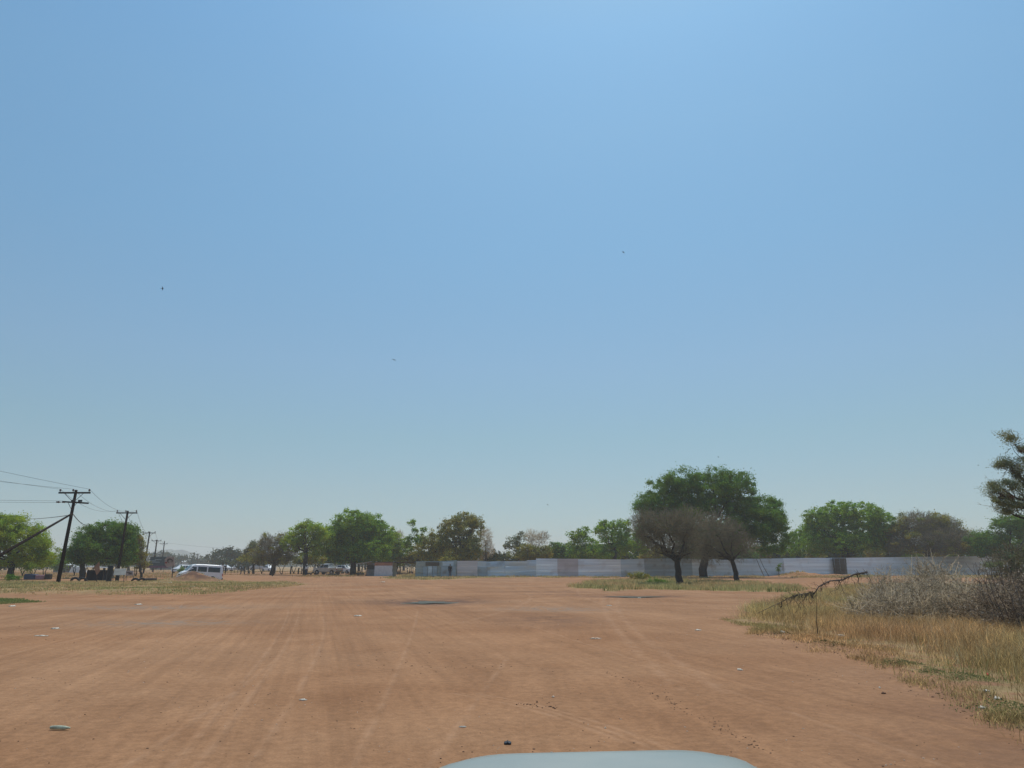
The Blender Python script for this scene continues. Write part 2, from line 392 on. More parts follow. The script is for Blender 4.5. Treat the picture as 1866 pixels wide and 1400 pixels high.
    sA = streak(-.26, 6, .10); sB = sweep(G(880, 1105), G(1150, 1190), G(1560, 1300), 6, .12); sC = streak(-.2, 1.3, .05, 3); sD = sweep(G(880, 1105), G(1150, 1190), G(1560, 1300), 1.4, .06, 3)
    sE = sweep(G(1105, 1086), G(1128, 1150), G(1225, 1235), 5, .1)
    xr = math_('ADD', sx0.outputs[0], math_('MULTIPLY', math_('SUBTRACT', noise(.12, 2), .5), 9)); where = N(nt, 'ShaderNodeMapRange'); where.inputs['From Min'].default_value = -1.6; where.inputs['From Max'].default_value = .8; L(nt, xr, where.inputs['Value']); where = where.outputs[0]
    sB = mixc(ramp(noise(.16, 2), .46, .54), sB, sE)
    st_ = mixc(where, sA, sB); col = mixc(.28, col, ramp(st_, .34, .66, (.70, .67, .64, 1), (1.2, 1.2, 1.2, 1)), 'MULTIPLY')
    col = mixc(.36, col, ramp(mixc(where, sC, sD), .36, .64, (.80, .77, .74, 1), (1.1, 1.1, 1.1, 1)), 'MULTIPLY')
    at_ = N(nt, 'ShaderNodeAttribute', attribute_name='tint'); sep = N(nt, 'ShaderNodeSeparateColor'); L(nt, at_.outputs['Color'], sep.inputs[0])
    # wheel tracks: circles through three points
    sx = N(nt, 'ShaderNodeSeparateXYZ'); L(nt, pos, sx.inputs[0])
    def circ(p, q, r):
        ax, ay, bx, by, cx, cy = p[0], p[1], q[0], q[1], r[0], r[1]
        d = 2*(ax*(by-cy)+bx*(cy-ay)+cx*(ay-by))
        ux = ((ax*ax+ay*ay)*(by-cy)+(bx*bx+by*by)*(cy-ay)+(cx*cx+cy*cy)*(ay-by))/d
        uy = ((ax*ax+ay*ay)*(cx-bx)+(bx*bx+by*by)*(ax-cx)+(cx*cx+cy*cy)*(bx-ax))/d
        return ux, uy, math.hypot(ax-ux, ay-uy)
    tracks = [((525, 1118), (455, 1230), (310, 1400)), ((545, 1118), (485, 1230), (355, 1400)), ((1100, 1088), (1128, 1150), (1215, 1235)),
              ((1130, 1086), (1160, 1150), (1290, 1240)), ((962, 1082), (955, 1100), (860, 1130)), ((1060, 1068), (1055, 1080), (1120, 1110)),
              ((1085, 1320), (1175, 1355), (1300, 1420)), ((760, 1120), (720, 1230), (640, 1400)), ((330, 1105), (200, 1150), (-100, 1215)), ((1000, 1150), (1280, 1240), (1750, 1400)),
              ((960, 1160), (1200, 1250), (1600, 1400)), ((1060, 1320), (1150, 1355), (1260, 1410)), ((1110, 1320), (1205, 1355), (1340, 1420)), ((470, 1230), (330, 1330), (180, 1430)), ((590, 1130), (560, 1230), (450, 1400)), ((900, 1230), (850, 1300), (780, 1400))]
    wn = noise(2.5, 3); tot = None
    for i_, (p, q, r) in enumerate(tracks):
        p, q, r = G(*p), G(*q), G(*r); cx, cy, R = circ(p, q, r)
        dx = math_('SUBTRACT', sx.outputs[0], cx); dy = math_('SUBTRACT', sx.outputs[1], cy)
        d = math_('SQRT', math_('ADD', math_('MULTIPLY', dx, dx), math_('MULTIPLY', dy, dy)))
        d = math_('ABSOLUTE', math_('SUBTRACT', d, R))
        w = .07 if i_ not in (2, 3, 4, 5) else .16
        v = math_('SUBTRACT', 1, math_('DIVIDE', d, w), clamp=True)
        y0 = min(p[1], q[1], r[1])-1; y1 = max(p[1], q[1], r[1])+2
        v = math_('MULTIPLY', v, math_('MULTIPLY', math_('GREATER_THAN', sx.outputs[1], y0), math_('LESS_THAN', sx.outputs[1], y1)))
        tot = v if tot is None else math_('MAXIMUM', tot, v)
    trk = math_('MULTIPLY', tot, math_('MULTIPLY', ramp(wn, .35, .6), .26))
    col = mixc(trk, col, (.46, .28, .17, 1))
    # muddy and edge-darkened ground, gravel and short turf areas come from the mesh attribute
    n3 = noise(1.4, 6); mud_vign = math_('MULTIPLY', sep.outputs[0], ramp(n3, .3, .55)); mud_vign = math_('MULTIPLY', mud_vign, 1.25, clamp=True)
    col = mixc(mud_vign, col, (.125, .068, .045, 1))
    gr = math_('MULTIPLY', sep.outputs[1], ramp(noise(2.2, 7), .36, .55)); col = mixc(gr, col, mixc(ramp(noise(.5, 4), .4, .6), (.22, .18, .08, 1), (.33, .245, .12, 1)))
    gv = math_('MULTIPLY', sep.outputs[2], ramp(noise(3, 7), .42, .58)); col = mixc(gv, col, (.22, .17, .13, 1))
    spk = ramp(noise(26, 3), .70, .74); col = mixc(math_('MULTIPLY', spk, .6), col, (.12, .07, .05, 1))
    L(nt, col, b.inputs['Base Color']); b.inputs['Roughness'].default_value = .95; b.inputs['Specular IOR Level'].default_value = .15
    h = math_('ADD', math_('MULTIPLY', fine, .5), math_('ADD', math_('MULTIPLY', st_, .7), math_('MULTIPLY', noise(40, 4), .25)))
    h = math_('SUBTRACT', h, math_('MULTIPLY', tot, .4))
    bp = N(nt, 'ShaderNodeBump'); bp.inputs['Strength'].default_value = .9; bp.inputs['Distance'].default_value = .035; L(nt, h, bp.inputs['Height']); L(nt, bp.outputs['Normal'], b.inputs['Normal'])
    x = gx.ravel(); y = gy.ravel()
    mud_vign_mask = np.zeros(len(x))
    for c, w, d in ((P1, 2.6, 3.0), (P2, 2.6, 1.6), (G(1000, 1130), 1.6, 2.4), (G(1010, 1078), 3.5, 1.2), (G(720, 1094), 2.0, 1.0), (G(1030, 1083), 3, 1)):
        mud_vign_mask = np.maximum(mud_vign_mask, np.exp(-((x-c[0])/w)**2-((y-c[1])/d)**2)*(1.0 if c is P1 or c is P2 else .45))
    mud_vign_mask = np.maximum(mud_vign_mask, 1.1*np.exp(-((x-MOUNDS[0][0][0])/2.2)**2-((y-66)/1.8)**2)); gr_ = np.zeros(len(x))
    gr_ = np.maximum(gr_, verge(x, y)*(1-np.minimum(1, 1.3*np.exp(-((x-MOUNDS[0][0][0])/2.0)**2-((y-66)/2.2)**2)))*.8)
    gr_ = np.maximum(gr_, inj(x, y, ISLAND)*.9); gr_ = np.maximum(gr_, inj(x, y, RIGHT)*.7)
    gr_ = np.maximum(gr_, inj(x, y, FENCEGRASS)*.9); gr_ = np.maximum(gr_, inj(x, y, LAWN)*1.0); gr_ = np.maximum(gr_, sm(160, 260, y)*.8)
    mud_vign_mask = np.maximum(mud_vign_mask, .30*np.exp(-np.maximum(0, (y*.42+1.4)-x)/1.3)*(x > 1.5)*(y < 16)); gvm = np.zeros(len(x))  # browner verge soil, plus lens vignetting painted into this mask
    for c, w, d in ((G(270, 1107), 3.5, 1.3), (G(300, 1135), 2, 1), (G(1010, 1110), 2, 1.5)): gvm = np.maximum(gvm, np.exp(-((x-c[0])/w)**2-((y-c[1])/d)**2))
    o = npmesh('ground', V, Q, None, np.stack([mud_vign_mask, gr_, gvm], 1), m, None, smooth=True); tagp(o, kind='structure')
def inpoly(x, y, poly):
    ins = np.zeros(len(x), bool); n = len(poly)
    for i in range(n):
        x1, y1 = poly[i]; x2, y2 = poly[(i+1) % n]
        cnd = ((y1 > y) != (y2 > y)) & (x < (x2-x1)*(y-y1)/((y2-y1)+1e-12)+x1); ins ^= cnd
    return ins
def inj(x, y, poly, a=1.0):
    k = .15+np.hypot(x, y)*.012
    return inpoly(x+a*k*(vn(x*.9, y*.5, 51)-.5)*2.4+a*k*(vn(x*3, y*2, 52)-.5), y+a*k*(vn(x*.7, y*.5, 53)-.5)*3.5+a*k*(vn(x*3, y*2, 54)-.5)*2, poly)
def gp(*pts): return [tuple(G(*p)[:2]) for p in pts]
RIGHT = gp((1335, 1131), (1400, 1150), (1480, 1168), (1560, 1180), (1640, 1208), (1720, 1232), (1790, 1262), (1866, 1312), (1960, 1400), (2500, 1400), (2300, 1075), (1560, 1068), (1450, 1090), (1370, 1112))
FRINGE = gp((1335, 1128), (1390, 1156), (1480, 1182), (1560, 1200), (1640, 1232), (1740, 1275), (1830, 1330), (1866, 1380), (1866, 1300), (1760, 1240), (1640, 1195), (1540, 1165), (1400, 1140))
ISLAND = gp((1040, 1070), (1110, 1076), (1180, 1074), (1300, 1077), (1400, 1079), (1452, 1075), (1440, 1067), (1380, 1063), (1290, 1059), (1180, 1056), (1100, 1059), (1060, 1064))
FENCEGRASS = gp((710, 1055), (800, 1056.5), (880, 1053.5), (985, 1052.8), (1000, 1049), (880, 1047.5), (740, 1047.5))
LAWN = gp((-60, 1103), (20, 1102), (75, 1098), (70, 1093), (0, 1090), (-60, 1090))
LEFT = [(-60, 40), (-30, 40), (-17, 42), (-16, 52), (-20, 72), (-75, 76)]
build_ground()
# ---------------------------------------------------------------- grass (stuff)
def samp(poly, n, dens=None):
    p = np.array(poly); lo = p.min(0); hi = p.max(0); out = []
    tot = 0
    while tot < n:
        x = rng.uniform(lo[0], hi[0], n*2); y = rng.uniform(lo[1], hi[1], n*2); k = inj(x, y, poly)
        if dens is not None: k &= rng.random(n*2) < dens(x, y)
        out.append(np.stack([x[k], y[k]], 1)); tot += k.sum()
    return np.concatenate(out)[:n]
def grass(name, xy, h, nb, w, spread, material, lean=.5, hv=.5, label=None, hv2=0):
    n = len(xy); hs = (h*(1-hv+2*hv*rng.random(n))) if np.ndim(h) == 0 else h
    z = gz(xy[:, 0], xy[:, 1]); B = np.concatenate([xy, z[:, None]-.01], 1)
    B = np.repeat(B, nb, 0); H = np.repeat(hs, nb)*rng.uniform(.5, 1.1, n*nb); B[:, :2] += rng.normal(size=(n*nb, 2))*spread
    a = rng.uniform(0, 2*math.pi, n*nb); D_ = np.stack([np.cos(a), np.sin(a), np.zeros_like(a)], 1); ln = rng.random(n*nb)*lean
    wd = np.asarray(w); wd = np.repeat(wd, nb) if wd.ndim else np.full(n*nb, float(w))
    a2 = rng.uniform(0, 2*math.pi, n*nb); S = np.stack([np.cos(a2), np.sin(a2), np.zeros_like(a2)], 1)*wd[:, None]*.5
    M1 = B+D_*(H*ln*.35)[:, None]+np.array([0, 0, 1])*(H*.6)[:, None]
    T_ = B+D_*(H*ln)[:, None]+np.array([0, 0, 1])*(H*(1-.25*ln))[:, None]
    V = np.stack([B-S, B+S, M1+S*.8, M1-S*.8, T_], 1).reshape(-1, 3); k = np.arange(n*nb)*5
    Q = np.stack([k, k+1, k+2, k+3], 1); T3 = np.stack([k+3, k+2, k+4], 1)
    tt = np.repeat(rng.uniform(.7, 1.3, (n, 1)), nb, 0)*rng.uniform(.8, 1.2, (n*nb, 1)); gy = np.repeat(vn(xy[:, 0]*.35, xy[:, 1]*.35, 6), nb)[:, None]
    if hv2:
        q = rng.random((n*nb, 1)); tt = tt*np.where(q < .15, 1.9, np.where(q < .4, .45, .95)); br = np.repeat(vn(xy[:, 0]*1.1+9, xy[:, 1]*.6, 61), nb)[:, None]; tt = tt*(.75+.5*br)
    t = np.concatenate([tt*(1.12-.35*gy), tt*(1.0), tt*(1.1-.2*gy)], 1)
    o = npmesh(name, V, Q, T3, np.repeat(t, 5, 0), material, None); tagp(o, label, 'grass', kind='stuff')
    return o
edge = lambda x, y: .25+.75*vn(x*.5, y*.5, 11)
def rdens(x, y):
    # thins out towards the track
    k = np.zeros(len(x)); poly = RIGHT
    dm = np.full(len(x), 1e9)
    for i in range(8):
        a = np.array(poly[i]); b = np.array(poly[i+1]); ab = b-a; t = np.clip(((x-a[0])*ab[0]+(y-a[1])*ab[1])/(ab@ab), 0, 1)
        dm = np.minimum(dm, np.hypot(x-a[0]-t*ab[0], y-a[1]-t*ab[1]))
    d = sm(-.1, 1.7, dm+.9*(vn(x*1.2, y*1.2, 13)-.5))
    fall = np.clip(12/np.hypot(x, y), .3, 1)
    inside = (x < y*.9+3)
    return (.03+d*.97)*fall*inside
P = samp(RIGHT, 15000, rdens)
dd = rdens(P[:, 0], P[:, 1])/np.clip(12/np.hypot(P[:, 0], P[:, 1]), .3, 1)
grass('dry_grass', P, (.17+.25*np.clip(dd, 0, 1))*rng.uniform(.55, 1.2, len(P)), 16, .0035+np.hypot(P[:, 0], P[:, 1])*.00013, .15, M['straw'], lean=1.5, hv2=1, label='tall straw coloured grass along the right edge of the dirt yard')
P = samp(RIGHT, 4200, lambda x, y: rdens(x, y)*(vn(x*.8, y*.8, 71) > .4)); hh = .34+.28*rng.random(len(P)); grass('seed_grass', P, hh, 3, .0035+np.hypot(P[:, 0], P[:, 1])*.00017, .05, M['seed'], lean=.8, label='taller pale seed stalks standing out of the straw grass')
P = samp(FRINGE, 1500, lambda x, y: .04+.96*vn(x*1.6, y*1.2, 72)**3*(.3+.7*vn(x*6, y*5, 73))); grass('fringe_grass', P, .10, 9, .004+np.hypot(P[:, 0], P[:, 1])*.00014, .08, M['straw'], lean=1.6, hv2=1, label='thin low grass tufts fraying out onto the dirt')
P = samp(RIGHT, 650, lambda x, y: (vn(x*.6, y*.6, 21) > .62)*.9+.02)
grass('green_grass', P, .2, 12, .008, .09, M['lush'], lean=.9, label='low green growth between the straw on the right')
P = samp(ISLAND, 4200, edge); grass('island_grass', P, .30, 7, .028, .14, M['verge'], label='olive grass strip round the bare thorn tree')
P = samp(ISLAND, 600, lambda x, y: (vn(x*.5, y*.5, 31) > .5)*1.0+.02); grass('island_weeds', P, .26, 7, .04, .14, M['lush'], label='green weeds in the grass strip round the thorn tree')
P = samp(FENCEGRASS, 2600, edge); grass('fence_grass', P, .24, 6, .05, .2, M['verge'], label='dry grass strip in front of the patched metal wall')
P = samp(LEFT, 13000, lambda x, y: (verge(x, y) > .02)*(.35+.65*(vn(x*.35, y*.35, 15) > .42))); grass('verge_grass', P, .12, 6, .035, .16, M['verge'], label='short yellowed grass on the left bank below the poles')
P = samp(LEFT, 700, lambda x, y: (verge(x, y) > .2)*(vn(x*.2, y*.35, 16) > .55)*1.0*(y < 56)); grass('verge_green', P, .10, 6, .035, .16, M['lush'], label='greener turf along the front of the left bank')
P = samp(LAWN, 1600); grass('lawn_patch', P, .06, 6, .03, .15, M['lush'], label='small green turf patch at the left edge of the yard')
FF = [tuple(p[:2]) for p in (at(980, 0, 92), at(1866, 0, 96), at(1866, 0, 116), at(1430, 0, 109), at(1130, 0, 102), at(985, 0, 100))]
P = samp(FF, 5000, lambda x, y: (vn(x*.25, y*.25, 17) > .42)*1.0); grass('fence_verge', P, .22, 6, .05, .2, M['verge'], label='tufted grass at the foot of the long metal fence')
BK = [(-140, 95), (-35, 88), (-20, 110), (-20, 190), (-180, 210)]
P = samp(BK, 8000, lambda x, y: (vn(x*.08, y*.08, 18) > .45)*1.0); grass('field_grass', P, .22, 5, .07, .3, M['straw'], label='yellow grass on the open land behind the minibus')
# low creeping weeds at the edge of the right-hand grass
def weedpatch(px, py, r, n, material='weed', lab=''):
    c = G(px, py); P = np.stack([rng.normal(c[0], r, n), rng.normal(c[1], r*.7, n)], 1); z = gz(P[:, 0], P[:, 1])+rng.random(n)*.07*np.exp(-((P[:, 0]-c[0])/r)**2)
    V, Q = leaf_quads(np.concatenate([P, z[:, None]+.01], 1), .024, .6, .4); c[2] = gh(c[0], c[1])
    o = npmesh('creeping_weed', V, Q, None, np.repeat(rng.uniform(.6, 1.3, (n, 1))*np.ones(3), 4, 0), M[material], None, origin=c)
    tagp(o, lab, 'weed', kind='stuff')
weedpatch(1640, 1209, .22, 700, lab='low green weed at the lower grass edge, widest of the fringe')
weedpatch(1697, 1224, .11, 350, lab='small bright green weed just below the grass edge')
weedpatch(1425, 1158, .3, 260, 'far', lab='dark trampled weed at the left tip of the dry grass')
weedpatch(1495, 1172, .16, 160, 'far', lab='sparse dark weed on bare soil below the thin upright stem')
weedpatch(1760, 1236, .25, 700, lab='dark green weed beside the red wrapper')
weedpatch(1845, 1290, .25, 700, lab='shaggy green weed at the right edge of the photo')
weedpatch(1525, 1178, .14, 160, 'far', lab='dark clod-like weed beside white paper scraps')
# ---------------------------------------------------------------- puddles
def puddle(c, w, d, name):
    n = 64; V = [(c[0], c[1], 0)]
    for i in range(n):
        a = 2*math.pi*i/n; r = 1+.28*math.sin(3*a+c[0])+.16*math.sin(7*a+1)+.08*math.sin(13*a)
        V.append((c[0]+w*r*math.cos(a), c[1]+d*r*math.sin(a), 0))
    zz = gh(c[0], c[1])+.035
    mb = MB(); mb.add([(v[0], v[1], zz) for v in V], [(0, 1+i, 1+(i+1) % n) for i in range(n)])
    o = mb.build(name, M['water'], None, origin=(c[0], c[1], zz)); tagp(o, kind='structure')
m, nt, b = newmat('puddle_water'); b.inputs['Base Color'].default_value = (.085, .075, .045, 1); b.inputs['Specular IOR Level'].default_value = .08; b.inputs['Roughness'].default_value = .38; b.inputs['IOR'].default_value = 1.33; M['water'] = m
puddle(P1, 1.15, 1.0, 'puddle'); puddle(P2, 1.35, .75, 'puddle')
# ---------------------------------------------------------------- trees
TR = tree
TR('leafy_tree', 'bright green spreading tree cut by the left photo edge', 84, (22, 1050), (20, 1018), [(-30, 985, 45, 40), (10, 970, 40, 30), (30, 958, 28, 20), (62, 985, 32, 26), (45, 1012, 42, 24), (80, 1008, 22, 22), (-10, 1012, 40, 24)], 'lime', dens=1.25)
TR('round_tree', 'dense dark green round tree behind the second pole', 92, (150, 1047), (151, 1025), [(160, 985, 26, 28), (195, 968, 30, 20), (225, 975, 24, 20), (190, 1000, 45, 26), (152, 1008, 22, 22), (228, 1008, 22, 24)], 'deep', dens=1.7)
TR('thorn_tree', 'thin brown half-bare tree at the right side of the round dark tree', 94, (258, 1050), (256, 1030), [(250, 1000, 16, 26), (240, 985, 12, 14), (256, 1020, 12, 16)], 'olive', bare=True, mix=.5, tr=.12, dens=1.6)
TR('far_tree', 'small dark tree seen between the leafy tree and the first pole', 160, (116, 1043), (116, 1030), [(116, 1020, 13, 14), (108, 1028, 10, 9)], 'deep', tr=.2, dens=1.4, clump=1.1)
TR('leafy_tree', 'yellowish green upright tree with the dark trunk right of the bare thicket', 118, (556, 1049), (556, 1005), [(545, 975, 26, 18), (562, 963, 18, 14), (580, 968, 14, 14), (530, 990, 16, 12), (565, 995, 30, 22), (553, 962, 12, 10), (590, 985, 20, 18)], 'lime', tr=.3, dens=1.05)
TR('shade_tree', 'broad rounded green tree shading the parked vehicles', 122, (643, 1048), (645, 1018), [(645, 955, 36, 24), (672, 960, 30, 22), (612, 972, 28, 20), (690, 980, 26, 26), (645, 985, 52, 28), (610, 1000, 30, 20), (675, 1005, 40, 20), (640, 1008, 40, 18)], 'green', tr=.42, dens=1.5)
TR('leafy_tree', 'light green tree filling in behind the kiosk', 136, (722, 1046), (722, 1025), [(715, 985, 20, 22), (730, 1005, 22, 20), (705, 1005, 20, 20), (715, 1022, 26, 12)], 'lime', tr=.25, dens=1.2)
TR('thicket_tree', 'purplish bare treetop poking above the light green tree', 150, (728, 1044), (727, 1000), [(727, 975, 9, 7)], bare=True, tr=.1, dens=1.6, twig='twiggrey')
TR('sparse_tree', 'spindly sparse tree with one leafy arm leaning left', 128, (762, 1046), (762, 1000), [(750, 953, 7, 6), (757, 965, 6, 5), (770, 964, 7, 5), (748, 990, 13, 14), (765, 985, 12, 12)], 'green', tr=.16, dens=1.0, clump=.55)
TR('acacia_tree', 'tall olive acacia behind the patched shack wall', 124, (846, 1046), (845, 990), [(846, 948, 28, 16), (826, 962, 26, 16), (866, 956, 16, 14), (800, 985, 32, 20), (845, 980, 32, 18), (780, 1005, 26, 16), (830, 1005, 46, 18), (858, 1000, 26, 20)], 'olive', tr=.3, dens=1.15)
TR('thorn_tree', 'narrow purplish bare tree right of the olive acacia', 126, (886, 1046), (885, 1010), [(884, 978, 14, 18), (888, 1000, 13, 18), (878, 1015, 12, 12)], bare=True, tr=.16, dens=1.7, twig='twiggrey')
TR('thorn_tree', 'dim brown bare tree in the thicket left of the yellowish tree', 120, (495, 1046), (500, 1030), [(500, 998, 30, 22), (485, 985, 14, 14), (515, 985, 16, 14), (530, 1005, 20, 20), (475, 1010, 22, 16), (510, 1018, 32, 12)], 'olive', bare=True, mix=.12, tr=.3, dens=1.8)
TR('thorn_tree', 'pale olive thin tree at the left end of the bare thicket', 140, (462, 1044), (462, 1030), [(463, 998, 13, 12), (458, 1012, 15, 14), (475, 1018, 16, 12)], 'grey', bare=True, mix=.7, tr=.18, dens=1.3)
TR('small_tree', 'open pale-leafed tree left of the bare fan-shaped tree', 132, (945, 1046), (945, 1010), [(938, 985, 12, 9), (950, 978, 9, 8), (925, 995, 10, 7), (942, 1000, 14, 10)], 'grey', tr=.14, dens=.8, clump=.6)
TR('thorn_tree', 'grey fan-shaped bare tree above the bright fence corner', 130, (975, 1046), (975, 1010), [(978, 985, 26, 14), (968, 975, 16, 9), (990, 978, 14, 10)], bare=True, tr=.16, dens=1.1, twig='twiggrey')
TR('bush_tree', 'low olive bush below the grey fan-shaped bare tree', 128, (970, 1046), (970, 1025), [(960, 1005, 20, 14), (985, 1008, 22, 13), (970, 1015, 30, 10)], 'olive', tr=.16, dens=1.3)
TR('small_tree', 'compact dark green tree standing alone before the sky gap', 136, (1014, 1046), (1014, 1020), [(1012, 998, 14, 10), (1004, 1008, 14, 10), (1020, 1003, 8, 10)], 'deep', tr=.16, dens=1.5)
TR('small_tree', 'open green tree right of the sky gap above the fence', 128, (1062, 1046), (1062, 1005), [(1050, 975, 16, 12), (1068, 970, 12, 8), (1045, 995, 14, 14), (1070, 992, 18, 14), (1058, 1010, 24, 10)], 'green', tr=.18, dens=.9, clump=.65)
TR('leafy_tree', 'darker green tree against the left side of the bare crowns', 124, (1120, 1046), (1120, 1000), [(1108, 960, 20, 12), (1130, 962, 20, 14), (1095, 968, 14, 8), (1120, 985, 34, 18), (1110, 1005, 40, 14), (1150, 990, 28, 22)], 'green', tr=.25, dens=1.05)
TR('great_tree', 'largest tree, tall dark green crown in two domes', 97, (1282, 1046), (1284, 990),
   [(1220, 895, 42, 30), (1250, 875, 38, 22), (1262, 905, 40, 28), (1200, 925, 42, 26), (1182, 922, 26, 26), (1310, 872, 40, 20), (1335, 885, 38, 28), (1305, 910, 48, 34), (1345, 915, 34, 30), (1250, 940, 60, 30),
    (1395, 925, 40, 22), (1410, 945, 34, 22), (1370, 950, 60, 32), (1330, 975, 62, 30), (1400, 980, 42, 30), (1180, 965, 30, 20), (1265, 975, 46, 26), (1225, 955, 40, 24)], 'deep', tr=.42, dens=1.15, clump=.8)
TR('thorn_tree', 'bare brown thorn tree with a thick dark trunk before the fence', 64, (1238, 1063), (1234, 1024),
   [(1215, 960, 50, 32), (1185, 950, 32, 22), (1250, 955, 42, 30), (1210, 985, 46, 22), (1255, 990, 36, 22), (1180, 980, 32, 22), (1195, 1002, 34, 13), (1250, 1008, 34, 12), (1165, 960, 22, 24)], bare=True, tr=.24, dens=1.6, clump=.8)
TR('thorn_tree', 'second bare brown thorn tree, its bent trunk right of the first', 72, (1345, 1061), (1334, 1022),
   [(1300, 965, 38, 32), (1335, 975, 30, 26), (1310, 995, 44, 22), (1280, 1005, 34, 18), (1305, 1012, 40, 12), (1350, 998, 30, 18), (1265, 975, 34, 28)], bare=True, tr=.2, dens=1.6, clump=.8)
TR('leafy_tree', 'round bright-topped green tree rising behind the fence near the brown panel', 122, (1540, 1046), (1541, 1010),
   [(1530, 935, 36, 22), (1560, 940, 40, 24), (1490, 948, 26, 22), (1600, 955, 26, 22), (1505, 970, 40, 26), (1570, 975, 46, 26), (1530, 990, 46, 18), (1480, 990, 26, 20), (1610, 985, 30, 22)], 'green', tr=.6, dens=1.25)
TR('thorn_tree', 'wide brown-olive thorn tree with a spiky top behind the fence', 118, (1690, 1044), (1690, 1010),
   [(1680, 955, 46, 22), (1720, 960, 40, 22), (1650, 975, 36, 24), (1700, 985, 60, 24), (1755, 985, 38, 20), (1640, 1000, 30, 14), (1730, 1003, 50, 10)], 'olive', bare=True, mix=.16, tr=.28, dens=1.9, clump=.95)
TR('leafy_tree', 'low dark green trees mass at the right edge behind the fence', 112, (1840, 1044), (1840, 1010), [(1835, 960, 36, 22), (1870, 965, 40, 28), (1800, 985, 30, 18), (1850, 995, 50, 20), (1910, 980, 40, 30), (1815, 1004, 34, 12), (1860, 1010, 44, 12)], 'deep', tr=.3, dens=1.3)
TR('leafy_tree', 'slim green tree between the great tree and the round bright-topped one', 126, (1455, 1046), (1455, 1020), [(1455, 985, 20, 20), (1468, 965, 12, 16), (1440, 1000, 26, 14)], 'green', tr=.2, dens=1.1)
# near thorn tree leaning in at the right edge, with weaver nests
nt_root = TR('camelthorn_tree', 'near open-crowned thorn tree reaching in from the right edge, nests in it', 36, (1960, 1105), (1955, 985),
   [(1838, 850, 26, 16), (1825, 895, 22, 12), (1822, 918, 20, 10), (1850, 805, 24, 20), (1870, 830, 32, 24), (1845, 855, 22, 14), (1835, 885, 30, 14), (1850, 905, 36, 18), (1870, 870, 30, 22), (1900, 850, 60, 50), (1835, 925, 32, 14), (1870, 925, 40, 22), (1930, 900, 70, 50)],
   'grey', bare=True, mix=.3, tr=.24, dens=.75, clump=.42, size=.06, depth=.9)
def nest(px, py, D, r, lab):
    c = at(px, py, D); n = 900; d = rng.normal(size=(n, 3)); d /= np.linalg.norm(d, axis=1)[:, None]; P = c+d*r*np.array([1, 1, .85])*(rng.random((n, 1))**.3)
    e = P+rng.normal(size=(n, 3))*r*.35; V, Q = ribbons(P, e, .012)
    o = npmesh('bird_nest', V, Q, None, np.repeat(rng.uniform(.5, 1.4, (n, 1))*np.ones(3), 4, 0), M['nest'], None, origin=c); tagp(o, lab, 'nest', 'weaver nests in the near thorn tree')
nest(1862, 820, 36, .17, 'reddish straw bird nest, topmost in the near thorn tree'); nest(1842, 908, 36, .16, 'brown straw bird nest, lower one in the near thorn tree')
nest(1824, 907, 36, .11, 'small dark straw bird nest left of the lower nest')
# small shrubs
TR('shrub', 'feathery green shrub at the left of the grass strip', 78, (1165, 1058), (1165, 1055), [(1160, 1050, 18, 7), (1175, 1053, 14, 5)], 'olive', tr=.04, dens=1.0, clump=.35, stems=3, size=.11, sub=False, cat='shrub')
TR('shrub', 'dark low shrub on the far left bank', 68, (20, 1057), (20, 1054), [(15, 1053, 9, 4), (24, 1053, 8, 4)], 'deep', tr=.03, dens=1.2, clump=.35, stems=3, size=.1, sub=False, cat='shrub')
TR('shrub', 'dark low shrub left of the first bare thorn trunk', 66, (1205, 1064), (1205, 1061), [(1195, 1060, 16, 4), (1210, 1061, 12, 4)], 'deep', tr=.03, dens=1.2, clump=.3, stems=3, size=.1, sub=False, cat='shrub')
TR('sapling', 'thin dark sapling standing against the long fence', 104, (1419, 1047), (1419, 1038), [(1420, 1031, 3.5, 3), (1418, 1037, 2.5, 3)], 'deep', tr=.04, dens=1.0, clump=.3, size=.12, sub=False)
TR('shrub', 'rounded green shrub behind the patched shack wall', 112, (822, 1046), (822, 1035), [(820, 1018, 9, 5), (812, 1022, 8, 5)], 'olive', tr=.05, dens=1.3, clump=.5, stems=2, sub=False, cat='shrub')
TR('shrub', 'tiny round dark shrub beyond the front of the minibus', 120, (331, 1044), (331, 1042), [(331, 1037, 5, 5)], 'deep', tr=.05, dens=1.4, clump=.4, stems=2, sub=False, cat='shrub')
# ---- distant trees, one by one
far = [(282, 1018, 14, 10, 420), (300, 1014, 16, 11, 420), (318, 1017, 14, 8, 410), (330, 1017, 12, 7, 400), (352, 1021, 18, 8, 380), (372, 1023, 14, 7, 380), (388, 1016, 14, 10, 300), (404, 1012, 14, 12, 260), (420, 1008, 16, 14, 240),
       (436, 1012, 14, 14, 240), (450, 1020, 14, 10, 240), (445, 1028, 18, 8, 200), (412, 1026, 18, 9, 220), (400, 1024, 14, 8, 260)]
for x0 in range(560, 1120, 22): far.append((x0+random.uniform(-6, 6), 1022+random.uniform(-3, 3), 15+random.uniform(-3, 5), 9+random.uniform(-2, 3), random.uniform(190, 300)))
for x0 in range(1130, 1900, 40): far.append((x0+random.uniform(-8, 8), 1014+random.uniform(-5, 5), 26+random.uniform(-3, 5), 14+random.uniform(-2, 3), random.uniform(150, 200)))
for x0 in range(-20, 130, 24): far.append((x0+random.uniform(-6, 6), 1028+random.uniform(-3, 3), 14, 8, random.uniform(220, 300)))
for x0 in range(190, 280, 22): far.append((x0, 1026+random.uniform(-3, 3), 14, 8, random.uniform(200, 260)))
far += [(912, 1013, 10, 6, 210), (900, 1017, 12, 7, 200), (1033, 1018, 8, 5, 420), (880, 1022, 14, 8, 180)]
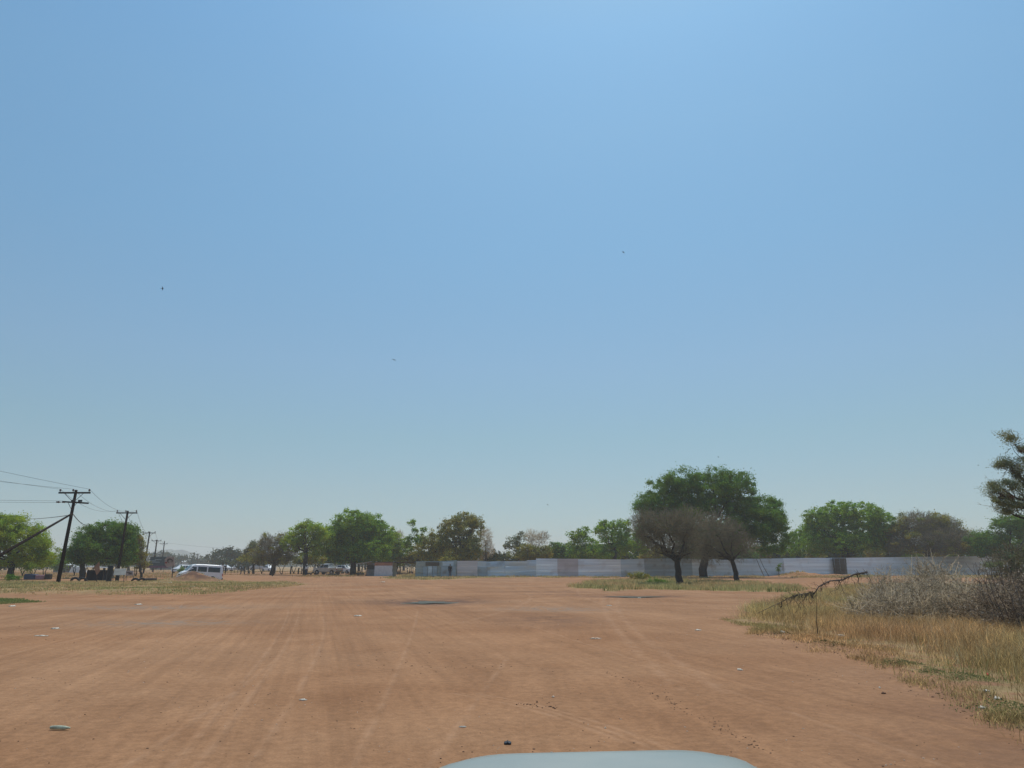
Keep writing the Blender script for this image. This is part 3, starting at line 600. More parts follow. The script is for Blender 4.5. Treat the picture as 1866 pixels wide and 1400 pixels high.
for (px, py, rx, ry, D) in far:
    if 300 < px < 470 or px < 130: pass
    TR('distant_tree', 'distant dull green tree in the far belt along the horizon', D, (px, 1031+1.6*1339/D), (px, py+ry*.8), [(px-rx*.3, py, rx*.65, ry*.85), (px+rx*.35, py+ry*.25, rx*.65, ry*.7)], 'far', dens=1.1, tr=.3, clump=D*.006, size=D*.0028, sub=False, group='distant trees along the horizon')
# hill
# low thicket behind the fence and under the crowns
for (x0, x1, Da, Db, ya, yb, st_, mt_) in ((1135, 1900, 128, 150, 1002, 1012, 27, ('far', 'deep', 'olive', 'far')), (745, 905, 130, 140, 1010, 1014, 20, ('olive', 'olive', 'far')), (1030, 1135, 132, 140, 1008, 1012, 20, ('deep', 'olive')), (905, 1030, 140, 150, 1014, 1016, 22, ('far', 'olive')), (455, 590, 128, 140, 1016, 1022, 20, ('olive', 'far')), (595, 740, 140, 150, 1016, 1020, 22, ('deep', 'far')), (-10, 90, 100, 110, 1022, 1026, 26, ('deep', 'far')), (135, 260, 104, 112, 1014, 1020, 24, ('deep', 'far'))):
    x_ = x0; i_ = 0
    while x_ < x1:
        D = random.uniform(Da, Db); y_ = random.uniform(ya, yb)+random.uniform(-3, 3)
        TR('thicket_bush', 'dusky thicket bush filling the gaps under the taller crowns', D, (x_, 1031+1.6*1339/D), (x_, 1028), [(x_-8, y_+3, 13, 1029-y_-6), (x_+7, y_, 12, 1027-y_)], mt_[i_ % len(mt_)], dens=.9, tr=.1, clump=.8, size=D*.0024, stems=2, sub=False, group='thicket bushes under the taller crowns', cat='bush')
        x_ += st_*random.uniform(.75, 1.2); i_ += 1
n_ = 42000; xx = rng.uniform(-620, 620, n_); yy = rng.uniform(640, 800, n_); keep = np.ones(n_, bool); hh_ = 2+6.5*vn(xx*.03, yy*.02, 81)+3*vn(xx*.12, yy*.1, 82); hh_ = np.where((xx/yy > -.5) & (xx/yy < -.38), hh_*.62, hh_)
zz = hh_*rng.random(n_)**.7; V, Q = leaf_quads(np.stack([xx, yy, zz], 1), 2.6, .7); tagp(npmesh('far_woodland', V, Q, None, np.repeat(rng.uniform(.6, 1.3, (n_, 1))*np.ones(3), 4, 0), M['far'], None), 'hazy woodland along the whole horizon', 'woodland', kind='stuff')
def hill():
    n = 60; Xs = np.linspace(at(120, 1030, 1500)[0], at(430, 1030, 1500)[0], n); V = []; 
    rows = 14; Ys = np.linspace(1350, 1900, rows)
    for j, y in enumerate(Ys):
        for i, x in enumerate(Xs):
            px = 933+x/1500*1339; e = math.exp(-((px-285)/48)**2)*29+math.exp(-((px-340)/40)**2)*8+2*math.sin(px*.21)+1.3*math.sin(px*.63)
            V.append((x, y, max(-1, e*1500/1339*math.exp(-((y-1560)/130)**2)+4*vn(x*.02, y*.02, 3)-2)))
    Q = [(j*n+i, j*n+i+1, (j+1)*n+i+1, (j+1)*n+i) for j in range(rows-1) for i in range(n-1)]
    tagp(npmesh('hill', np.array(V, float), np.array(Q), None, None, M['hill'], None, smooth=True), kind='structure')
hill()
# ---------------------------------------------------------------- brush pile and fallen branch
def brush(cpx, cpy, D, w, h, n, lab, tw='twiggrey', leaves=.4, up=.3, dy=1.6):
    c = at(cpx, cpy, D); c[2] = gh(c[0], c[1]); k = D/1339
    root = thing('dead_bush', lab, 'dead bush', c, 'heaped dead thorn bushes')
    R = np.array([w*k, dy, h*k])
    B_ = MB()
    for _ in range(26):
        d = rng.normal(size=3); d[2] = abs(d[2])*up*2+.2; d /= np.linalg.norm(d); a = c+np.array([rng.uniform(-.3, .3)*R[0], rng.uniform(-.4, .4)*dy, 0]); e = c+R*d*1.0
        B_.tube(bez(a, e, .25*R[2], 7, .04), np.linspace(.020, .005, 7)*rng.uniform(.5, 1.2), 5, False)
    B_.build('branches', M['barkpale'], root)
    d = rng.normal(size=(n, 3)); d[:, 2] = np.abs(d[:, 2]); d /= np.linalg.norm(d, axis=1)[:, None]
    s = c+R*d*(rng.random((n, 1))**.36)*1.0; A = []; E = []; W = []
    o1 = d*.5+rng.normal(size=(n, 3))*.7; o1[:, 2] += up; o1 /= np.linalg.norm(o1, axis=1)[:, None]; ln = rng.uniform(.2, .6, (n, 1)); e = s+o1*ln
    A.append(s); E.append(e); W.append(np.full(n, .016))
    for _ in range(4):
        t = rng.random((n, 1)); s2 = s*(1-t)+e*t; o2 = o1*.6+rng.normal(size=(n, 3))*.7; o2 /= np.linalg.norm(o2, axis=1)[:, None]
        A.append(s2); E.append(s2+o2*ln*rng.uniform(.2, .5, (n, 1))); W.append(np.full(n, .009))
    A = np.concatenate(A); E = np.concatenate(E); V, Q = ribbons(A, E, np.concatenate(W))
    npmesh('twigs', V, Q, None, np.repeat(rng.choice([.35, .6, 1.0, 1.7], (len(A), 1))*np.ones(3), 4, 0), M[tw], root)
    if leaves:
        m_ = int(n*leaves*3); i = rng.integers(0, len(E), m_); V, Q = leaf_quads(E[i]+rng.normal(size=(m_, 3))*.03, .045, .5)
        npmesh('dead_leaves', V, Q, None, np.repeat(rng.uniform(.6, 1.35, (m_, 1))*np.ones(3), 4, 0), M['deadleaf'], root)
brush(1615, 1086, 22, 70, 44, 1150, 'pale grey tangled dead bush at the left end of the heap')
brush(1690, 1090, 22, 76, 66, 1350, 'grey dead bush in the middle of the heap')
brush(1700, 1070, 24, 56, 94, 1500, 'tallest pinkish grey dead bush of the heap, rounded top', up=.6)
brush(1780, 1095, 21, 80, 66, 1400, 'brownish dead bush right of the heap centre', tw='twiggrey', leaves=.6)
brush(1870, 1095, 19, 90, 92, 1700, 'dark brown dead bush at the right photo edge', tw='twigmid', leaves=.4)
brush(1610, 1078, 26, 40, 66, 450, 'thin twiggy dead shoot rising left of the tallest bush', up=1.2, leaves=.8, dy=.6)
TR('shrub', 'dark twiggy half-leafed shrub behind the leaning stalks at the right edge', 30, (1845, 1082), (1845, 1070), [(1850, 1012, 42, 20), (1825, 1035, 42, 22), (1875, 1035, 44, 26), (1900, 1010, 40, 26), (1845, 1055, 50, 20)], 'grey', bare=True, mix=.06, tr=.07, dens=3.2, clump=.36, size=.05, stems=3, sub=False, cat='shrub')
# leaning dark stalks on the right
st0 = at(1840, 1085, 19); st0[2] = gh(st0[0], st0[1]); root = thing('leaning_stalks', 'cluster of dark thin stalks leaning left at the right edge', 'dead shrub', st0)
for i in range(10):
    a = at(1800+i*9, 1092, 19+random.uniform(-1, 1)); a[2] = gh(a[0], a[1]); e = at(1765+i*9+random.uniform(-14, 14), 1000+random.uniform(0, 34), a[1]+.2)
    mb = MB(); p = bez(a, e, 0, 7, .015); mb.tube(p, np.linspace(.013, .004, 7), 5)
    for j in (3, 4, 5): mb.tube(bez(p[j], p[j]+np.array([random.uniform(-.3, .3), random.uniform(-.2, .2), .3]), 0, 4, .04), np.linspace(.007, .003, 4), 4)
    mb.build('stalk', M['barkgrey'], root)
# fallen branch
def fallen():
    D = 20; pts = [(1380, 1118), (1420, 1099), (1450, 1085), (1478, 1080), (1484, 1082), (1492, 1069), (1512, 1059), (1535, 1057), (1556, 1047), (1580, 1043)]
    W = [at(p[0], p[1], D+.05*i) for i, p in enumerate(pts)]
    root_loc = np.array([W[3][0], W[3][1], gh(W[3][0], W[3][1])]); root = thing('fallen_branch', 'dark forked dead branch lying over the left tip of the grass', 'branch', root_loc)
    mb = MB(); mb.tube(W[4:], np.linspace(.014, .024, 6), 7); mb.tube(W[:5], np.linspace(.007, .014, 5), 6); mb.build('limb', M['barkgrey'], root, smooth=True)
    mb = MB()
    for i in range(105):
        j = random.choice((1, 1, 1, 2, 2, 2, 3, 4, 5, 5, 6, 6, 7, 8, 8)); t = random.random(); a = W[j]*(1-t)+W[min(j+1, 9)]*t; L_ = random.uniform(.15, .55)
        e = a+np.array([random.uniform(-.7, .3)*L_, random.uniform(-.5, .5)*L_, random.uniform(-1.0, .35)*L_]); e[2] = max(e[2], .03)
        p = bez(a, e, 0, 5, .06); mb.tube(p, np.linspace(.007, .0025, 5), 4, False)
        for q in range(3):
            s = p[random.randint(1, 4)]; mb.tube([s, s+np.array([random.uniform(-.13, .08), random.uniform(-.1, .1), random.uniform(-.15, .1)])], [.004, .002], 3, False)
    mb.build('twigs', M['darkwood'], root)
fallen()
c = G(1489, 1162); c[2] = gh(c[0], c[1]); mb = MB(); mb.tube(bez(c, at(1488, 1085, c[1]), 0, 7, .01), np.linspace(.012, .003, 7), 5); tagp(mb.build('dry_stem', M['darkwood'], None, origin=c), 'single thin upright dry stem in front of the grass', 'plant stem')
# ---------------------------------------------------------------- poles and wires
def pole(px, pyt, D, arm, lab, second=False, armdz=.25, r=.13, py0=None, tilt=0):
    top = at(px, pyt, D); b = top.copy(); b[0] += tilt; b[2] = gh(b[0], b[1])-.1
    root = thing('utility_pole', lab, 'utility pole', b, 'wooden utility poles along the left')
    mb = MB(); mb.tube([b, b*.5+top*.5, top], [r*1.25, r*1.05, r*.85], 10); mb.build('mast', M['pole'], root, smooth=True)
    z = top[2]-armdz; tips = []
    mb = MB(); mb.box((top[0], top[1]-r-.05, z), (arm, .1, .13)); mb.build('crossarm', M['pole'], root)
    for s in (-1, 1):
        mb = MB(); mb.tube([(top[0]+s*arm*.3, top[1]-r-.11, z-.05), (top[0]+s*.02, top[1]-r-.02, z-.75)], .022, 5); mb.build('brace', M['iron'], root)
    for s in (-.46, -.05, .46):
        x = top[0]+s*arm; mb = MB(); y = top[1]-r-.05; mb.tube([(x, y, z+.05), (x, y, z+.13)], .018, 6); mb.tube([(x, y, z+.13), (x, y, z+.17), (x, y, z+.21), (x, y, z+.27), (x, y, z+.31)], [.075, .09, .05, .075, .03], 10); mb.build('insulator', M['ceramic'], root, smooth=True)
        tips.append(np.array([x, y, z+.29]))
    if second:
        z2 = top[2]-1.02; mb = MB(); mb.box((top[0]+.2, top[1]-r-.05, z2), (2.1, .1, .12), ry=.06); mb.build('crossarm', M['pole'], root)
        for s in (-1, 1):
            mb = MB(); mb.tube([(top[0]+s*.35, top[1]-r-.11, z2-.03), (top[0]-.05, top[1]-r-.02, z2-.6)], .02, 5); mb.build('brace', M['iron'], root)
        for x in (-1.2, -.75):
            mb = MB(); p = np.array([top[0]+x, top[1]-r-.05, z2+.03]); mb.tube([p-[.16, 0, 0], p-[.1, 0, 0], p-[.04, 0, 0], p+[.04, 0, 0], p+[.1, 0, 0], p+[.2, 0, 0]], [.03, .08, .05, .09, .05, .03], 8); mb.build('insulator', M['ceramic'], root, smooth=True)
        for x in (.0, .55):
            mb = MB(); mb.box((top[0]+x, top[1]-r-.05, z2+.13), (.28, .14, .16)); mb.build('switch_box', M['iron'], root)
    return top, tips
t1, w1 = pole(139, 893, 58, 2.55, 'nearest tallest pole with two crossarms at the far left', True, r=.125, tilt=-.35)
t2, w2 = pole(233, 931, 80, 2.3, 'second pole along the left, in front of the dark round tree', tilt=-.25)
t3, w3 = pole(273, 969, 133, 2.35, 'third pole along the left, beside the billboard', tilt=-.25)
t4, w4 = pole(286, 984, 176, 2.3, 'fourth pole along the left, behind the billboard', tilt=-.1, r=.16)
t5, w5 = pole(300, 986, 230, 2.2, 'fifth pole along the left, just right of the fourth', armdz=.9, tilt=-.1, r=.16)
t6, w6 = pole(361, 1009, 350, 2.0, 'small far pole between the white and the orange roofs', r=.2)
t7, w7 = pole(368, 1013, 470, 2.0, 'smallest farthest pole right of the orange-roof pole', r=.22)
def wire(a, b, sag, lab, r=.009, n=24):
    a = np.array(a, float); b = np.array(b, float); t = np.linspace(0, 1, n)[:, None]; p = a*(1-t)+b*t; p[:, 2] -= 4*sag*(t*(1-t))[:, 0]
    mb = MB(); mb.tube(p, r, 4, False); tagp(mb.build('power_line', M['wire'], None, origin=a), lab, 'power line', 'overhead wires')
nm = ['left', 'middle', 'right']
for i, (px, py) in enumerate(((-300, 826), (-300, 838), (-300, 790))): wire(w1[i], at(px, py, 47), .12, '%s wire of the three leaving the nearest pole top towards the left edge' % nm[i], .011)
for i in range(3):
    wire(w1[i], w2[i], .75, '%s wire hanging between the first and second poles' % nm[i], .010); wire(w2[i], w3[i], 1.5, '%s wire hanging between the second and third poles' % nm[i], .013)
    wire(w3[i], w4[i], .9, '%s wire hanging between the third and fourth poles' % nm[i], .016); wire(w4[i], w5[i], .6, '%s wire hanging between the fourth and fifth poles' % nm[i], .02)
for i, (y0, y1) in enumerate(((913, 905), (916, 910))): wire(at(114, y0, 58), at(-300, y1, 52), .05, ('upper' if i == 0 else 'lower')+' thin wire from the second crossarm of the nearest pole to the left edge', .011)
wire(at(133, 938, 58), at(45, 946, 92), .1, 'thick cable from the nearest pole to the leafy tree on the left', .03); wire(at(134, 938, 58), at(162, 958, 80), .25, 'short thick cable from the nearest pole into the dark round tree', .03)
wire(w5[2], at(560, 1000, 215), .9, 'long lone wire running right from the fifth pole to the trees', .022)
# strut
a = at(132, 936, 58); b_ = at(0, 1012, 48); d = (b_-a); e = a+d*(a[2]/(a[2]-b_[2])); e[2] = 0
mb = MB(); mb.tube([a, (a+e)/2, e], [.07, .10, .13], 10); tagp(mb.build('strut_pole', M['pole'], None, origin=e, smooth=True), 'slanting wooden strut pole propping the nearest utility pole', 'pole')
# ---------------------------------------------------------------- vehicles
def vehicle(name, label, cat, loc, yaw, L_, W, stations, belt, wins, wscreen, wheels, wr, paint, group=None, rearwin=None, tail=(.9, .25), head=(.75, .18), bump=.45, lampw=.3, bed=None):
    """stations (x, zbottom, ztop, wtop) from nose (x=0) to tail (x=L); local x runs backwards, z up; wins = (x0, x1, z0, z1) side panes."""
    root = thing(name, label, cat, loc, group)
    def place(mb): 
        mb.v = [(x-L_/2, y, z) for x, y, z in mb.v]; rotz_verts(mb, loc, yaw); return mb
    hw = W/2
    def wid(x, z):
        xs = [s[0] for s in stations]; zt = float(np.interp(x, xs, [s[2] for s in stations])); wt = float(np.interp(x, xs, [s[3] for s in stations]))
        e = min(1, .86+.14*min(1, min(x, L_-x)/.35))
        if z <= belt: return hw*e*(1-.04*max(0, (.55-z))/.3)
        if zt <= belt+.02: return hw*e
        t = (z-belt)/(zt-belt); return e*(hw*(1-t**1.6)+wt*t**1.6)
    mb = MB(); rings = []
    for (x, zb, zt, wt) in stations:
        zs = [zb, zb+.12, (zb+min(belt, zt))/2, min(belt, zt-.05)]
        top = zt; r = [(wid(x, z), z) for z in zs]
        if zt > belt+.1: r += [(wid(x, belt+(zt-belt)*.5), belt+(zt-belt)*.5), (wid(x, zt-.07), zt-.07), (wid(x, zt)-.05, zt-.015), (wid(x, zt)*.5, zt+.015)]
        else: r += [(wid(x, belt)*.97, zt-.03), (wid(x, belt)*.92, zt-.012), (wid(x, belt)*.8, zt), (wid(x, belt)*.4, zt+.015)]
        r[0] = (r[0][0]*.9, r[0][1])
        ring = [(x, -y, z) for y, z in r]+[(x, 0, r[-1][1]+.004)]+[(x, y, z) for y, z in r[::-1]]; rings.append(ring)
    n = len(rings[0]); v = [p for r in rings for p in r]; f = []
    for i in range(len(rings)-1):
        for k_ in range(n-1): f.append((i*n+k_, i*n+k_+1, (i+1)*n+k_+1, (i+1)*n+k_))
        f.append((i*n+n-1, i*n, (i+1)*n, (i+1)*n+n-1))
    f.append(tuple(range(n))[::-1]); f.append(tuple((len(rings)-1)*n+k_ for k_ in range(n))); mb.add(v, f)
    body = place(mb).build('body', M[paint], root, smooth=False)
    for s in (-1, 1):
        for (x0, x1, z0, z1, sl) in wins:
            mb = MB(); P_ = []
            for z_, xa, xb in ((z0, x0, x1), ((z0+z1)/2, x0+sl/2, x1), (z1, x0+sl, x1)):
                P_ += [(xa, s*(wid(xa, z_)+.012), z_), (xb, s*(wid(xb, z_)+.012), z_)]
            mb.add(P_, [(0, 1, 3, 2), (2, 3, 5, 4)]); place(mb).build('side_window', M['glass'], root)
        mb = MB(); mb.box((L_-.03, s*(hw*.86), tail[0]), (.08, .16, tail[1])); place(mb).build('tail_light', M['red'], root)
        mb = MB(); mb.box((.02, s*(hw*.72), head[0]), (.08, lampw, head[1])); place(mb).build('headlight', M['lamp'], root)
        mb = MB(); mb.box((wscreen[0]+.18, s*(hw+.1), belt+.08), (.08, .16, .13)); place(mb).build('mirror', M['black'], root)
        for wx in wheels:
            mb = MB(); mb.tube([(wx, s*(hw-.12), wr), (wx, s*(hw+.006), wr)], wr+.055, 20); place(mb).build('wheel_arch', M['black'], root)
            mb = MB(); mb.tube([(wx, s*(hw-.2), wr), (wx, s*(hw-.0), wr), (wx, s*(hw+.022), wr)], [wr, wr, wr*.93], 22)
            wv = place(mb).build('wheel', M['rubber'], root)
            mb = MB(); mb.tube([(wx, s*(hw+.0), wr), (wx, s*(hw+.034), wr)], [wr*.6, wr*.5], 14); place(mb).build('rim', M['hub'], wv)
    x0, z0, x1, z1 = wscreen; wa = wid(x0, z0)*.9; wb = wid(x1, z1)*.86
    nx, nz = (z1-z0), -(x1-x0); q = math.hypot(nx, nz); nx, nz = -nx/q*.03, -nz/q*.03
    mb = MB(); mb.add([(x0+nx, -wa, z0+nz), (x0+nx, wa, z0+nz), (x1+nx, wb, z1+nz), (x1+nx, -wb, z1+nz)], [(0, 1, 2, 3)]); place(mb).build('windscreen', M['wind'], root)
    if rearwin:
        x0, z0, x1, z1 = rearwin; wa = wid(x0, z0)*.8; wb = wid(x1, z1)*.8
        mb = MB(); mb.add([(x0+.03, -wa, z0), (x0+.03, wa, z0), (x1+.03, wb, z1), (x1+.03, -wb, z1)], [(0, 1, 2, 3)]); place(mb).build('rear_window', M['glass'], root)
    mb = MB(); mb.box((-.03, 0, bump), (.14, W*.92, .22), bev=.04); place(mb).build('front_bumper', M[paint if paint == 'white' else 'black'], root)
    mb = MB(); mb.box((L_+.02, 0, bump), (.12, W*.92, .2), bev=.04); place(mb).build('rear_bumper', M['black'], root)
    mb = MB(); mb.box((-.005, 0, head[0]), (.04, W*.42, .12)); place(mb).build('grille', M['black'], root)
    if bed:
        mb = MB(); mb.box(((bed[0]+bed[1])/2, 0, bed[2]), (bed[1]-bed[0], W*.8, .03)); place(mb).build('bed_liner', M['black'], root)
    return root
vl = at(363, 1060, 87); vl[2] = gh(vl[0], vl[1])
van_st = [(0, .35, .75, .5), (.12, .28, .98, .6), (.45, .25, 1.12, .68), (.62, .25, 1.2, .70), (1.15, .25, 1.84, .72), (1.5, .25, 1.96, .74), (2.4, .25, 2.0, .75), (4.1, .25, 2.0, .75), (4.5, .28, 1.96, .74), (4.62, .32, 1.7, .72), (4.7, .4, 1.2, .7)]
van_ = vehicle('minibus', 'white minibus with dark windows, side on behind the earth mound', 'minibus', vl, math.radians(38), 4.7, 1.72, van_st, 1.12,
        [(.78, 1.62, 1.16, 1.68, .40), (1.76, 2.78, 1.16, 1.72, 0.02), (2.92, 4.3, 1.16, 1.72, 0)], (.62, 1.22, 1.12, 1.80), (.75, 3.55), .33, 'white', rearwin=(4.66, 1.25, 4.58, 1.75), head=(.72, .2))
van_.rotation_euler = Matrix.Rotation(math.radians(-3.2), 3, Vector((math.sin(math.radians(38)), -math.cos(math.radians(38)), 0))).to_euler()
pk_st = [(0, .5, .9, .5), (.15, .4, 1.1, .6), (1.1, .4, 1.18, .65), (1.75, .4, 1.76, .62), (2.1, .4, 1.82, .64), (3.2, .4, 1.82, .64), (3.4, .4, 1.2, .7), (3.45, .4, 1.16, .8), (5.0, .42, 1.16, .8), (5.1, .5, 1.1, .8)]
pl_ = at(597, 1045, 128); pl_[2] = gh(pl_[0], pl_[1])
vehicle('pickup_truck', 'silver white double-cab pickup under the broad shade tree', 'pickup', pl_, math.radians(-25), 5.1, 1.85, pk_st, 1.14,
        [(1.5, 2.25, 1.2, 1.66, .35), (2.33, 3.2, 1.2, 1.66, 0)], (1.16, 1.2, 1.76, 1.76), (.95, 4.1), .38, 'silver', rearwin=(3.3, 1.3, 3.24, 1.7), head=(.95, .18), bump=.6, bed=(3.5, 5.0, 1.18))
su_st = [(0, .4, .8, .5), (.15, .3, .98, .6), (1.0, .3, 1.06, .65), (1.6, .3, 1.58, .62), (2.0, .3, 1.64, .62), (3.6, .3, 1.6, .62), (4.2, .3, 1.1, .66), (4.35, .4, .95, .66)]
sl_ = at(628, 1042, 142); sl_[2] = gh(sl_[0], sl_[1])
vehicle('parked_car', 'white hatchback parked right of the pickup, against the shade trunk', 'car', sl_, math.radians(150), 4.35, 1.7, su_st, 1.0,
        [(1.35, 2.2, 1.04, 1.48, .3), (2.3, 3.3, 1.04, 1.48, 0)], (1.04, 1.06, 1.6, 1.56), (.85, 3.4), .32, 'white', rearwin=(4.05, 1.1, 3.7, 1.5), head=(.7, .15))
c_ = at(330, 1043, 150); c_[2] = gh(c_[0], c_[1])
vehicle('parked_car', 'white car peeking out past the nose of the minibus', 'car', c_, math.radians(80), 4.35, 1.7, su_st, 1.0, [(1.35, 2.2, 1.04, 1.48, .3), (2.3, 3.3, 1.04, 1.48, 0)], (1.04, 1.06, 1.6, 1.56), (.85, 3.4), .32, 'white', rearwin=(4.05, 1.1, 3.7, 1.5), head=(.7, .15))
c_ = at(343, 1041, 185); c_[2] = gh(c_[0], c_[1])
vehicle('parked_car', 'pale car roof showing just over the minibus bonnet', 'car', c_, math.radians(20), 4.35, 1.7, su_st, 1.0, [(1.35, 2.2, 1.04, 1.48, .3), (2.3, 3.3, 1.04, 1.48, 0)], (1.04, 1.06, 1.6, 1.56), (.85, 3.4), .32, 'silver', rearwin=(4.05, 1.1, 3.7, 1.5), head=(.7, .15))
c_ = at(472, 1040, 190); c_[2] = gh(c_[0], c_[1])+.3
vehicle('minibus', 'pale blue-grey vehicle far behind the fence posts and thicket', 'minibus', c_, math.radians(5), 4.7, 1.72, van_st, 1.12, [(.78, 1.62, 1.16, 1.68, .40), (1.76, 2.78, 1.16, 1.72, 0.02), (2.92, 4.3, 1.16, 1.72, 0)], (.62, 1.22, 1.12, 1.80), (.75, 3.55), .33, 'silver', head=(.72, .2))
for px_, D_, lab in ((432, 210, 'tiny white car left of the fence posts'), (490, 185, 'tiny pale car half hidden in the bare thicket'), (410, 200, 'tiny pale car right of the people behind the minibus')):
    c_ = at(px_, 1038, D_); c_[2] = gh(c_[0], c_[1])
    vehicle('parked_car', lab, 'car', c_, random.uniform(0, 3), 4.35, 1.7, su_st, 1.0, [(1.35, 2.2, 1.04, 1.48, .3), (2.3, 3.3, 1.04, 1.48, 0)], (1.04, 1.06, 1.6, 1.56), (.85, 3.4), .32, 'white', head=(.7, .15), group='tiny far cars')
# own vehicle: bonnet crest at the bottom of the frame
def own():
    cx = .265; root = thing('camera_vehicle', 'pale grey-blue bonnet of the vehicle the photo is taken from', 'car', (cx, 1.6, 0))
    m_, nt_, b2 = newmat('pale_blue_paint'); b2.inputs['Base Color'].default_value = (.25, .285, .262, 1); b2.inputs['Roughness'].default_value = .5; b2.inputs['Coat Weight'].default_value = .35; b2.inputs['Coat Roughness'].default_value = .2; b2.inputs['Metallic'].default_value = .1
    tc2 = N(nt_, 'ShaderNodeTexCoord'); n2_ = N(nt_, 'ShaderNodeTexNoise'); n2_.inputs['Scale'].default_value = 3; n2_.inputs['Detail'].default_value = 8; L(nt_, tc2.outputs['Object'], n2_.inputs['Vector'])
    r2_ = N(nt_, 'ShaderNodeValToRGB'); r2_.color_ramp.elements[0].color = (.22, .255, .235, 1); r2_.color_ramp.elements[1].color = (.29, .31, .275, 1); r2_.color_ramp.elements[0].position = .35; r2_.color_ramp.elements[1].position = .7; L(nt_, n2_.outputs['Fac'], r2_.inputs['Fac']); L(nt_, r2_.outputs['Color'], b2.inputs['Base Color'])
    V = []; nx, ny = 61, 50
    def zt(x, y):
        s = (x-.222)/.47; yf = 2.22-.10*abs((x-.222)/.55)**3
        z = 1.088+.009*((x-.222)/.47)-.045*min(abs(s), 1.6)**7
        z += .035*max(0, (yf-y))*.5
        if y > yf: z -= 1.2*(y-yf)**1.3+.0
        return max(z, .80)
    for j in range(ny):
        for i in range(nx):
            x = cx-.82+1.64*i/(nx-1); y = .95+(2.62-.95)*j/(ny-1); V.append((x, y-.16*((x-cx)/.82)**4*(j/(ny-1)), zt(x, y)))
    Q = [(j*nx+i, j*nx+i+1, (j+1)*nx+i+1, (j+1)*nx+i) for j in range(ny-1) for i in range(nx-1)]
    npmesh('bonnet', np.array(V), np.array(Q), None, None, m_, root, smooth=True)
    mb = MB()
    for s in (-1, 1): mb.box((cx+s*.815, 1.7, .66), (.05, 1.5, .42), bev=.02)
    mb.build('wing', m_, root)
    mb = MB(); mb.box((cx, 2.55, .62), (1.6, .12, .34), bev=.04); mb.build('front_panel', m_, root)
    mb = MB(); mb.box((cx, 2.66, .42), (1.62, .16, .24), bev=.05); mb.build('front_bumper', M['black'], root)
    mb = MB()
    for k_ in range(4): mb.box((cx, 2.625, .56+.05*k_), (.9, .03, .025))
    mb.build('grille', M['black'], root)
    for s in (-1, 1):
        mb = MB(); mb.box((cx+s*.62, 2.62, .64), (.28, .05, .16), bev=.02); mb.build('headlight', M['lamp'], root)
        mb = MB(); mb.tube([(cx+s*.62, 1.85, .33), (cx+s*.80, 1.85, .33)], .33, 24); w = mb.build('wheel', M['rubber'], root)
        mb = MB(); mb.tube([(cx+s*.80, 1.85, .33), (cx+s*.815, 1.85, .33)], .2, 18); mb.build('rim', M['hub'], w)
own()
# ---------------------------------------------------------------- metal fence
def sheet(a, b, z0a, z0b, z1a, z1b, mt, root, name='sheet_panel', rows=3, wav=.03, amp=.012, per=.15):
    a = np.array(a[:2], float); b = np.array(b[:2], float); L_ = np.linalg.norm(b-a); t = (b-a)/L_; nrm = np.array([t[1], -t[0]])
    nu = max(2, int(L_/.6)+1); V = []; F_ = []; hm = (z1a-z0a)
    for r in range(rows):
        nz = max(4, int(hm/rows/per*4)); base = len(V); tilt = random.uniform(.01, .05); off0 = random.uniform(-.012, .012)+r*.008
        dzv = random.uniform(-.02, .02)
        for j in range(nz+1):
            for i in range(nu+1):
                u = i/nu; z0 = z0a*(1-u)+z0b*u; z1 = z1a*(1-u)+z1b*u; h = (z1-z0)/rows; v = j/nz
                z = z0+h*(r+v*1.0)+(.03 if r else 0)*0+dzv*(u-.5)*(1 if r < rows-1 else .5)
                o_ = off0+tilt*(1-v)+amp*math.sin(v*hm/rows/per*2*math.pi)+wav*math.sin(u*L_*.9+r*2+a[0])*math.sin(v*2+r)
                p = a+t*u*L_+nrm*o_; V.append((p[0], p[1], z))
        for j in range(nz):
            for i in range(nu): k = base+j*(nu+1)+i; F_.append((k, k+1, k+nu+2, k+nu+1))
    return npmesh(name, np.array(V), np.array(F_), None, None, M[mt], root, smooth=True)
def fzt(py, D): return EYE+ray(933, py)[1]*D
def fence(root, secs, post=True):
    for (xa, xb, Da, Db, ta, tb, mt, wav) in secs:
        a = at(xa, 1050, Da); b = at(xb, 1050, Db); za = gh(a[0], a[1])-.05; zb = gh(b[0], b[1])-.05
        sheet(a, b, za, zb, fzt(ta, Da), fzt(tb, Db), mt, root, wav=wav)
        if post:
            mb = MB(); mb.tube([(a[0], a[1]+.12, -.1), (a[0]+.02, a[1]+.12, fzt(ta, Da)-.04)], .05, 7); mb.build('post', M['darkwood'], root)
r1 = at(757, 1050, 100); r1[2] = 0
sh = thing('zinc_shack', 'low patchwork grey-green zinc shack wall with dark doors, left end', 'shack', r1)
fence(sh, [(757, 771, 100, 100, 1023.5, 1023, 'galvgreen', .03), (771, 800, 100, 100, 1023, 1023, 'galvgreen', .05), (800, 832, 100, 100.3, 1023, 1021.2, 'galvgreen', .06)])
for i, (xa, xb, yt, yb, mt) in enumerate(((771, 779, 1033, 1045, 'galvdark'), (788, 796, 1032, 1043.5, 'galvdark'), (780, 787, 1032, 1044, 'galvdull'), (804, 830, 1032, 1046, 'galvdark'))):
    a = at(xa, 1045, 99.85); b = at(xb, 1045, 99.85); sheet(a, b, .15, .15, fzt(yt, 99.85), fzt(yt, 99.85), mt, sh, 'door' if i < 2 else 'patch_panel', rows=1, wav=.01)
